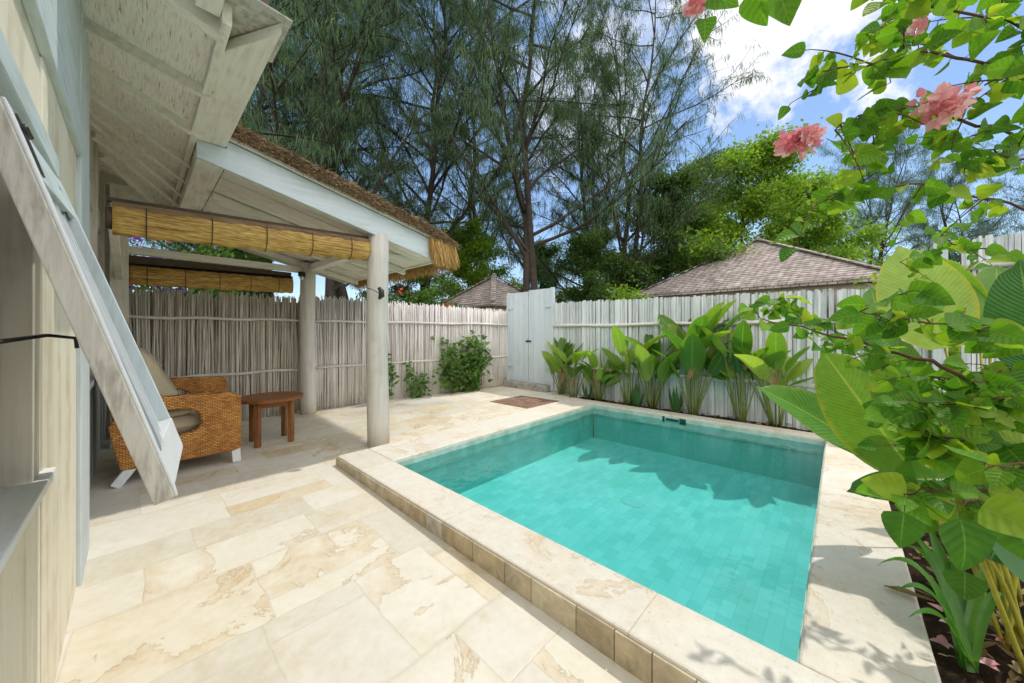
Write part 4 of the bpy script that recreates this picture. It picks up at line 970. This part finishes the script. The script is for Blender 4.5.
def grow(seed, H, kind, limbs, lean=(0, 0), low=.2, wide=.34, fork=1, r0=None):
    """skeleton: returns trunk mesh builder and the twig points of the crown"""
    random.seed(seed); tr_ = MB(); tw = []; r0 = r0 or H * (.012 if kind == "cas" else .016)
    stems = []
    for f in range(fork):
        a = U(0, 6.28); k = (.10 if fork > 1 else .03) * H
        pts = []; off = V((0, 0, 0)); dv = V((math.cos(a) * k + lean[0] * H, math.sin(a) * k + lean[1] * H, 0))
        for i in range(11):
            q_ = i / 10; off = off + V((U(-1, 1), U(-1, 1), 0)) * H * (.014 if kind == "cas" else .008)
            pts.append(V((0, 0, H * q_)) + dv * (q_ ** 1.2) + off)
        stems.append(pts); tr_.tube(pts, [r0 * (1.15 if i == 0 else 1) * (1 - .88 * i / 10) * (.75 if fork > 1 else 1) for i in range(11)], 8)
    for pts in stems:
        for li in range(limbs):
            q_ = low + (1 - low) * ((li + rnd()) / limbs) ** .95; i = min(9, int(q_ * 10)); b0 = pts[i].lerp(pts[i + 1], q_ * 10 - i)
            a = li * 2.4 + U(-.5, .5); L = H * wide * ((1.05 - q_ * .5) if kind == "cas" else (1.08 - q_ * .75)) * U(.6, 1.15); el = U(.3, 1.5) if kind == "cas" else U(.2, .9)
            d = V((math.cos(a), math.sin(a), el)).normalized(); lp_ = [b0]
            for s_ in range(1, 7):
                d = (d + V((U(-.2, .2), U(-.2, .2), U(-.14, .14) + (.02 if kind == "cas" else -.03)))).normalized(); lp_.append(lp_[-1] + d * L / 6)
            rb = max(.012, r0 * .42 * (1 - q_ * .75)); tr_.tube(lp_, [rb * (1 - .85 * s_ / 6) for s_ in range(7)], 5, False)
            for s_ in range(2, 7):
                for _ in range(4 if kind == "cas" else 3):
                    d2 = (d + V((U(-1, 1), U(-1, 1), U(-.5, .7)))).normalized(); L2 = L * (U(.18, .44) if kind == "cas" else U(.14, .34)) * (1.15 - s_ * .08); c = lp_[s_].lerp(lp_[s_ - 1], rnd()); pp = [c]
                    for u_ in range(1, 4): d2 = (d2 + V((U(-.2, .2), U(-.2, .2), U(-.15, .12)))).normalized(); pp.append(pp[-1] + d2 * L2 / 3)
                    tr_.tube(pp, [rb * .3, rb * .24, rb * .18, .004], 3, False); tw += pp[1:]
    return tr_, np.array([tuple(p) for p in tw])
PROTO = {}
def proto(key, seed, H, kind, leafmat, limbs, per, **kw):
    tr_, tw = grow(seed, H, kind, limbs, **kw); rg = np.random.default_rng(seed)
    PROTO[key] = (tr_, tw, rg, kind, leafmat, per, H)
def plant_tree(key, name, label, loc, scale=1.0, rz=0.0, group=None, cache={}):
    t_ = thing(name, label, "tree", loc, group); t_.rotation_euler = (0, 0, rz); t_.scale = (scale,) * 3
    if key not in cache:
        tr_, tw, rg, kind, lm_, per, H = PROTO[key]
        a = tr_.build("trunk", "bark", None); A = Arr()
        if kind == "cas": A.add(strands(rg, tw, per, H * .008, H * .020, .0078 * H / 14, .55, .30))
        else: A.add(leafquads(rg, tw, per, H * .0155, H * .032))
        c = A.build("crown", lm_, None); a.parent = t_; c.parent = t_; cache[key] = (a, c)
    else:
        for src in cache[key]:
            k = src.copy(); col.objects.link(k); k.parent = t_
    return t_
proto("casA", 3, 19, "cas", "cas", 24, 15, low=.16, wide=.38, fork=2)
proto("casB", 8, 18, "cas", "cas", 19, 18, low=.14, wide=.36, fork=3)
proto("casC", 15, 19, "cas", "cas", 22, 15, low=.18, wide=.42, fork=2)
proto("far", 23, 14, "cas", "casfar", 17, 17, low=.15, wide=.44, fork=3)
proto("brA", 31, 9, "broad", "broad", 22, 44, low=.22, wide=.50)
proto("brB", 37, 8, "broad", "broad2", 20, 44, low=.20, wide=.48)
def ground_at(px, d): p = at(px, 333, d); return (p.x, p.y, -.06)
CG, BG = "casuarina trees beyond the fence", "broadleaf trees beyond the fence"
for key, px, d, s, rz, lab in (
    ("casA", 528, 13.5, 1.0, .4, "tall casuarina with straight dark trunk rising just behind the white gate"),
    ("casB", 338, 12.0, 1.05, 1.0, "forked casuarina with leaning dark stems above the thatched pavilion"),
    ("casC", 262, 13.0, 1.0, 2.2, "dense casuarina beside the broken end of the house eave"),
    ("casA", 425, 16.0, 1.05, 3.0, "casuarina between the forked one and the straight trunk by the gate"),
    ("casC", 628, 16.5, .90, 4.4, "spreading casuarina whose limbs reach right towards open sky"),
    ("casB", 190, 15.0, 1.05, 5.1, "casuarina mostly hidden behind the house roof"),
    ("casC", 480, 21.0, 1.0, 1.1, "farther casuarina seen between the two tall trunks near the gate"),
    ("casA", 330, 21.0, 1.05, 5.5, "farther casuarina behind the forked stems"),
    ("casB", 590, 20.5, .9, 2.9, "farther casuarina right of the gate trunk, above the low green trees"),
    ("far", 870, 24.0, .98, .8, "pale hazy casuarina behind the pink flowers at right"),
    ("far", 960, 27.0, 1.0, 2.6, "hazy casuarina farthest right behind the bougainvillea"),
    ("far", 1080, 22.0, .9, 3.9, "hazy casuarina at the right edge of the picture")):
    plant_tree(key, "casuarina_tree", lab, ground_at(px, d), s, rz, CG)
for key, px, d, s, rz, lab in (
    ("brA", 738, 18.0, 1.22, .3, "bright green broadleaf tree directly behind the shingled hip roof"),
    ("brA", 812, 20.0, 1.12, 2.0, "bright green broadleaf tree at the right end of the hip roof"),
    ("brB", 665, 17.5, 1.1, 1.0, "dark leafy tree left of the hip roof peak"),
    ("brB", 590, 16.5, .75, 3.1, "dark low tree right of the white gate"),
    ("brA", 470, 17.5, .72, 4.2, "green tree behind the small shingled roof"),
    ("brB", 410, 13.5, .62, 5.2, "dark bushy tree beyond the thatch corner"),
    ("brA", 700, 24.0, 1.1, 5.0, "green tree far behind between the dark tree and the hip roof"),
    ("brB", 880, 20.0, .62, 2.4, "dark leafy tree beyond the right corner of the fence"),
    ("brB", 230, 12.0, .62, .4, "dark bushy tree behind the rear blind"),
    ("brB", 540, 24.0, .9, 1.7, "dark leafy tree far behind the gate"),
    ("brB", 950, 18.0, .6, 4.0, "low dark tree behind the tall pale fence at right")):
    plant_tree(key, "broadleaf_tree", lab, ground_at(px, d), s, rz, BG)
def flower_bush(label, px, d, h, w, lm_, fm, seed, nfl):
    rg = np.random.default_rng(seed); c = np.array(ground_at(px, d)); t_ = thing("flowering_shrub", label, "shrub", tuple(c), "flowering shrubs beyond the fences")
    p = rg.normal(0, 1, (140, 3)); p /= np.linalg.norm(p, axis=1)[:, None]; p *= rg.uniform(.45, 1, 140)[:, None]; p = p * np.array([w, w, h * .5]) + np.array([0, 0, h * .55])
    A = Arr(); A.add(leafquads(rg, p, 18, .13, .16)); A.build("foliage", lm_, t_)
    F_ = Arr(); q_ = p[rg.choice(140, nfl)] + rg.normal(0, .12, (nfl, 3)) + np.array([-.10, -.10, .10]); F_.add(leafquads(rg, q_, 22, .10, .085)); F_.build("blossoms", fm, t_)
    S_ = MB(); 
    for k in range(5): S_.tube([c, V(c) + V((U(-1, 1) * w * .5, U(-1, 1) * w * .5, h * .8))], [.03, .012], 5)
    S_.build("stems", "twig", t_)
flower_bush("red flowering shrub above the whitewashed fence right of the near post", 425, 10.0, 2.7, 1.1, "vine", "red", 1, 9)
flower_bush("purple flowering shrub seen through the gap above the rear blind", 150, 9.0, 3.9, 1.0, "vine", "purple", 2, 60)
flower_bush("green shrub with few coral flowers behind the rear beam gap", 205, 9.6, 3.9, 1.0, "vine", "red", 3, 10)
flower_bush("green shrub with a red bloom left of the hip roof", 625, 11.5, 3.0, .8, "broad", "red", 4, 4)
flower_bush("yellowish green creeper mass at the right end of the slat fence", 905, 6.3, 2.5, .7, "broad", "petal", 5, 2)

# neighbouring roofs
def hip_house(label, px, d, w, dp, ze, zp, seed):
    c = V(ground_at(px, d)); t_ = thing("shingled_house", label, "house", c, "neighbouring houses with shingled roofs")
    b = MB(); b.box(c.x - w / 2 + .4, c.x + w / 2 - .4, c.y - dp / 2 + .4, c.y + dp / 2 - .4, -.06, ze + .05); b.build("wall", "render", t_)
    b = MB(); A = [(c.x - w / 2, c.y - dp / 2, ze), (c.x + w / 2, c.y - dp / 2, ze), (c.x + w / 2, c.y + dp / 2, ze), (c.x - w / 2, c.y + dp / 2, ze)]
    lo = [(x, y, z - .12) for x, y, z in A]; b.add(A + lo + [(c.x, c.y, zp)], [(0, 1, 8), (1, 2, 8), (2, 3, 8), (3, 0, 8), (1, 0, 4, 5), (2, 1, 5, 6), (3, 2, 6, 7), (0, 3, 7, 4), (4, 7, 6, 5)])
    rf = b.build("roof", "shingle", t_); random.seed(seed)
    for p in A:
        n_ = int((V(p) - V((c.x, c.y, zp))).length / .28); b = MB(); ap = V((c.x, c.y, zp + .03))
        for k in range(n_):
            a0 = V(p).lerp(ap, k / n_) + V((0, 0, .02 + U(0, .02))); a1 = V(p).lerp(ap, (k + 1.15) / n_) + V((0, 0, .05)); b.board(a0, a1, .03, .20, V((0, 0, 1)))
        b.build("ridge_caps", "shingle", rf)
    b = MB(); b.tube([(c.x, c.y, zp), (c.x, c.y, zp + .16)], [.12, .05], 8); b.build("finial", "step_stone", rf)
hip_house("house with broad shingled hip roof rising behind the slat fence", 758, 15.0, 7.6, 7.6, 3.0, 5.35, 1)
hip_house("smaller house whose shingled roof shows left of the white gate", 494, 14.0, 3.2, 3.2, 2.45, 3.62, 2)

# ------------------------------------------------------------------ light
SUN = V((.47, -.04, 1)).normalized()
sd = bpy.data.lights.new("sun", "SUN"); sd.energy = 2.0; sd.angle = R(.9); sd.color = (1, .95, .86)
so_ = bpy.data.objects.new("sun", sd); col.objects.link(so_); so_.rotation_euler = (-SUN).to_track_quat("-Z", "Y").to_euler(); so_.location = (5, 0, 12)
w = bpy.data.worlds.new("World"); sc.world = w; w.use_nodes = True; nt = w.node_tree; nt.nodes.clear()
def wn(typ, ins=None, **kw):
    nd = nt.nodes.new("ShaderNode" + typ)
    for k, v in kw.items(): setattr(nd, k, v)
    for k, v in (ins or {}).items():
        if isinstance(v, bpy.types.NodeSocket): nt.links.new(v, nd.inputs[k])
        else: nd.inputs[k].default_value = v
    return nd
sky = wn("TexSky", sky_type="NISHITA"); sky.sun_disc = False; sky.sun_elevation = math.asin(SUN.z); sky.sun_rotation = math.atan2(SUN.x, SUN.y)
sky.air_density = 1.0; sky.dust_density = .15; sky.ozone_density = 2.2
dirn = wn("TexCoord").outputs["Generated"]
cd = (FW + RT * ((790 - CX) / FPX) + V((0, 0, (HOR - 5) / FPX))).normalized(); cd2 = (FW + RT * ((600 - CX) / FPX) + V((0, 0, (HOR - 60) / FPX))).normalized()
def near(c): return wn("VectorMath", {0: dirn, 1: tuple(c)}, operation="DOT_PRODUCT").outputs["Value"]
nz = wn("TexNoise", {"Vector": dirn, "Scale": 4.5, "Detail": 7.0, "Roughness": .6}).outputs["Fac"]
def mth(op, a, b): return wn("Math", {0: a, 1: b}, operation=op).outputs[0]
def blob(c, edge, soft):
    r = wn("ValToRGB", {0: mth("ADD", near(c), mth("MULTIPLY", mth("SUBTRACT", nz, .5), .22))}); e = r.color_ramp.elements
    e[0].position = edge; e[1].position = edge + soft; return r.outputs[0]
fill_clouds = wn("ValToRGB", {0: mth("SUBTRACT", nz, mth("MULTIPLY", near(FW), .22))}); fill_clouds.color_ramp.elements[0].position = .46; fill_clouds.color_ramp.elements[1].position = .60  # bright clouds added, mostly behind the camera, to lift the shaded areas
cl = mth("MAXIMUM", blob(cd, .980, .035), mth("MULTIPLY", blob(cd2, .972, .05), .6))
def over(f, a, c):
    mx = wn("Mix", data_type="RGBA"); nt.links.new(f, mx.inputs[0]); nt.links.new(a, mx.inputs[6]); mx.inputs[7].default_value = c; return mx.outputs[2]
skyc = over(mth("MULTIPLY", fill_clouds.outputs[0], .9), sky.outputs[0], (14.0, 13.6, 13.0, 1))
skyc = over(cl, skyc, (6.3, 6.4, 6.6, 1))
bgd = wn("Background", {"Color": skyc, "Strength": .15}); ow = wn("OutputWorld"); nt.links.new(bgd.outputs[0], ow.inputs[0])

# ------------------------------------------------------------------ render settings
sc.render.engine = "CYCLES"; sc.cycles.max_bounces = 8; sc.cycles.transparent_max_bounces = 12; sc.cycles.use_denoising = True
sc.cycles.caustics_reflective = False; sc.cycles.caustics_refractive = False
sc.view_settings.view_transform = "Standard"; sc.view_settings.look = "None"; sc.view_settings.gamma = 1; sc.view_settings.use_curve_mapping = False
sc.view_settings.exposure = .20
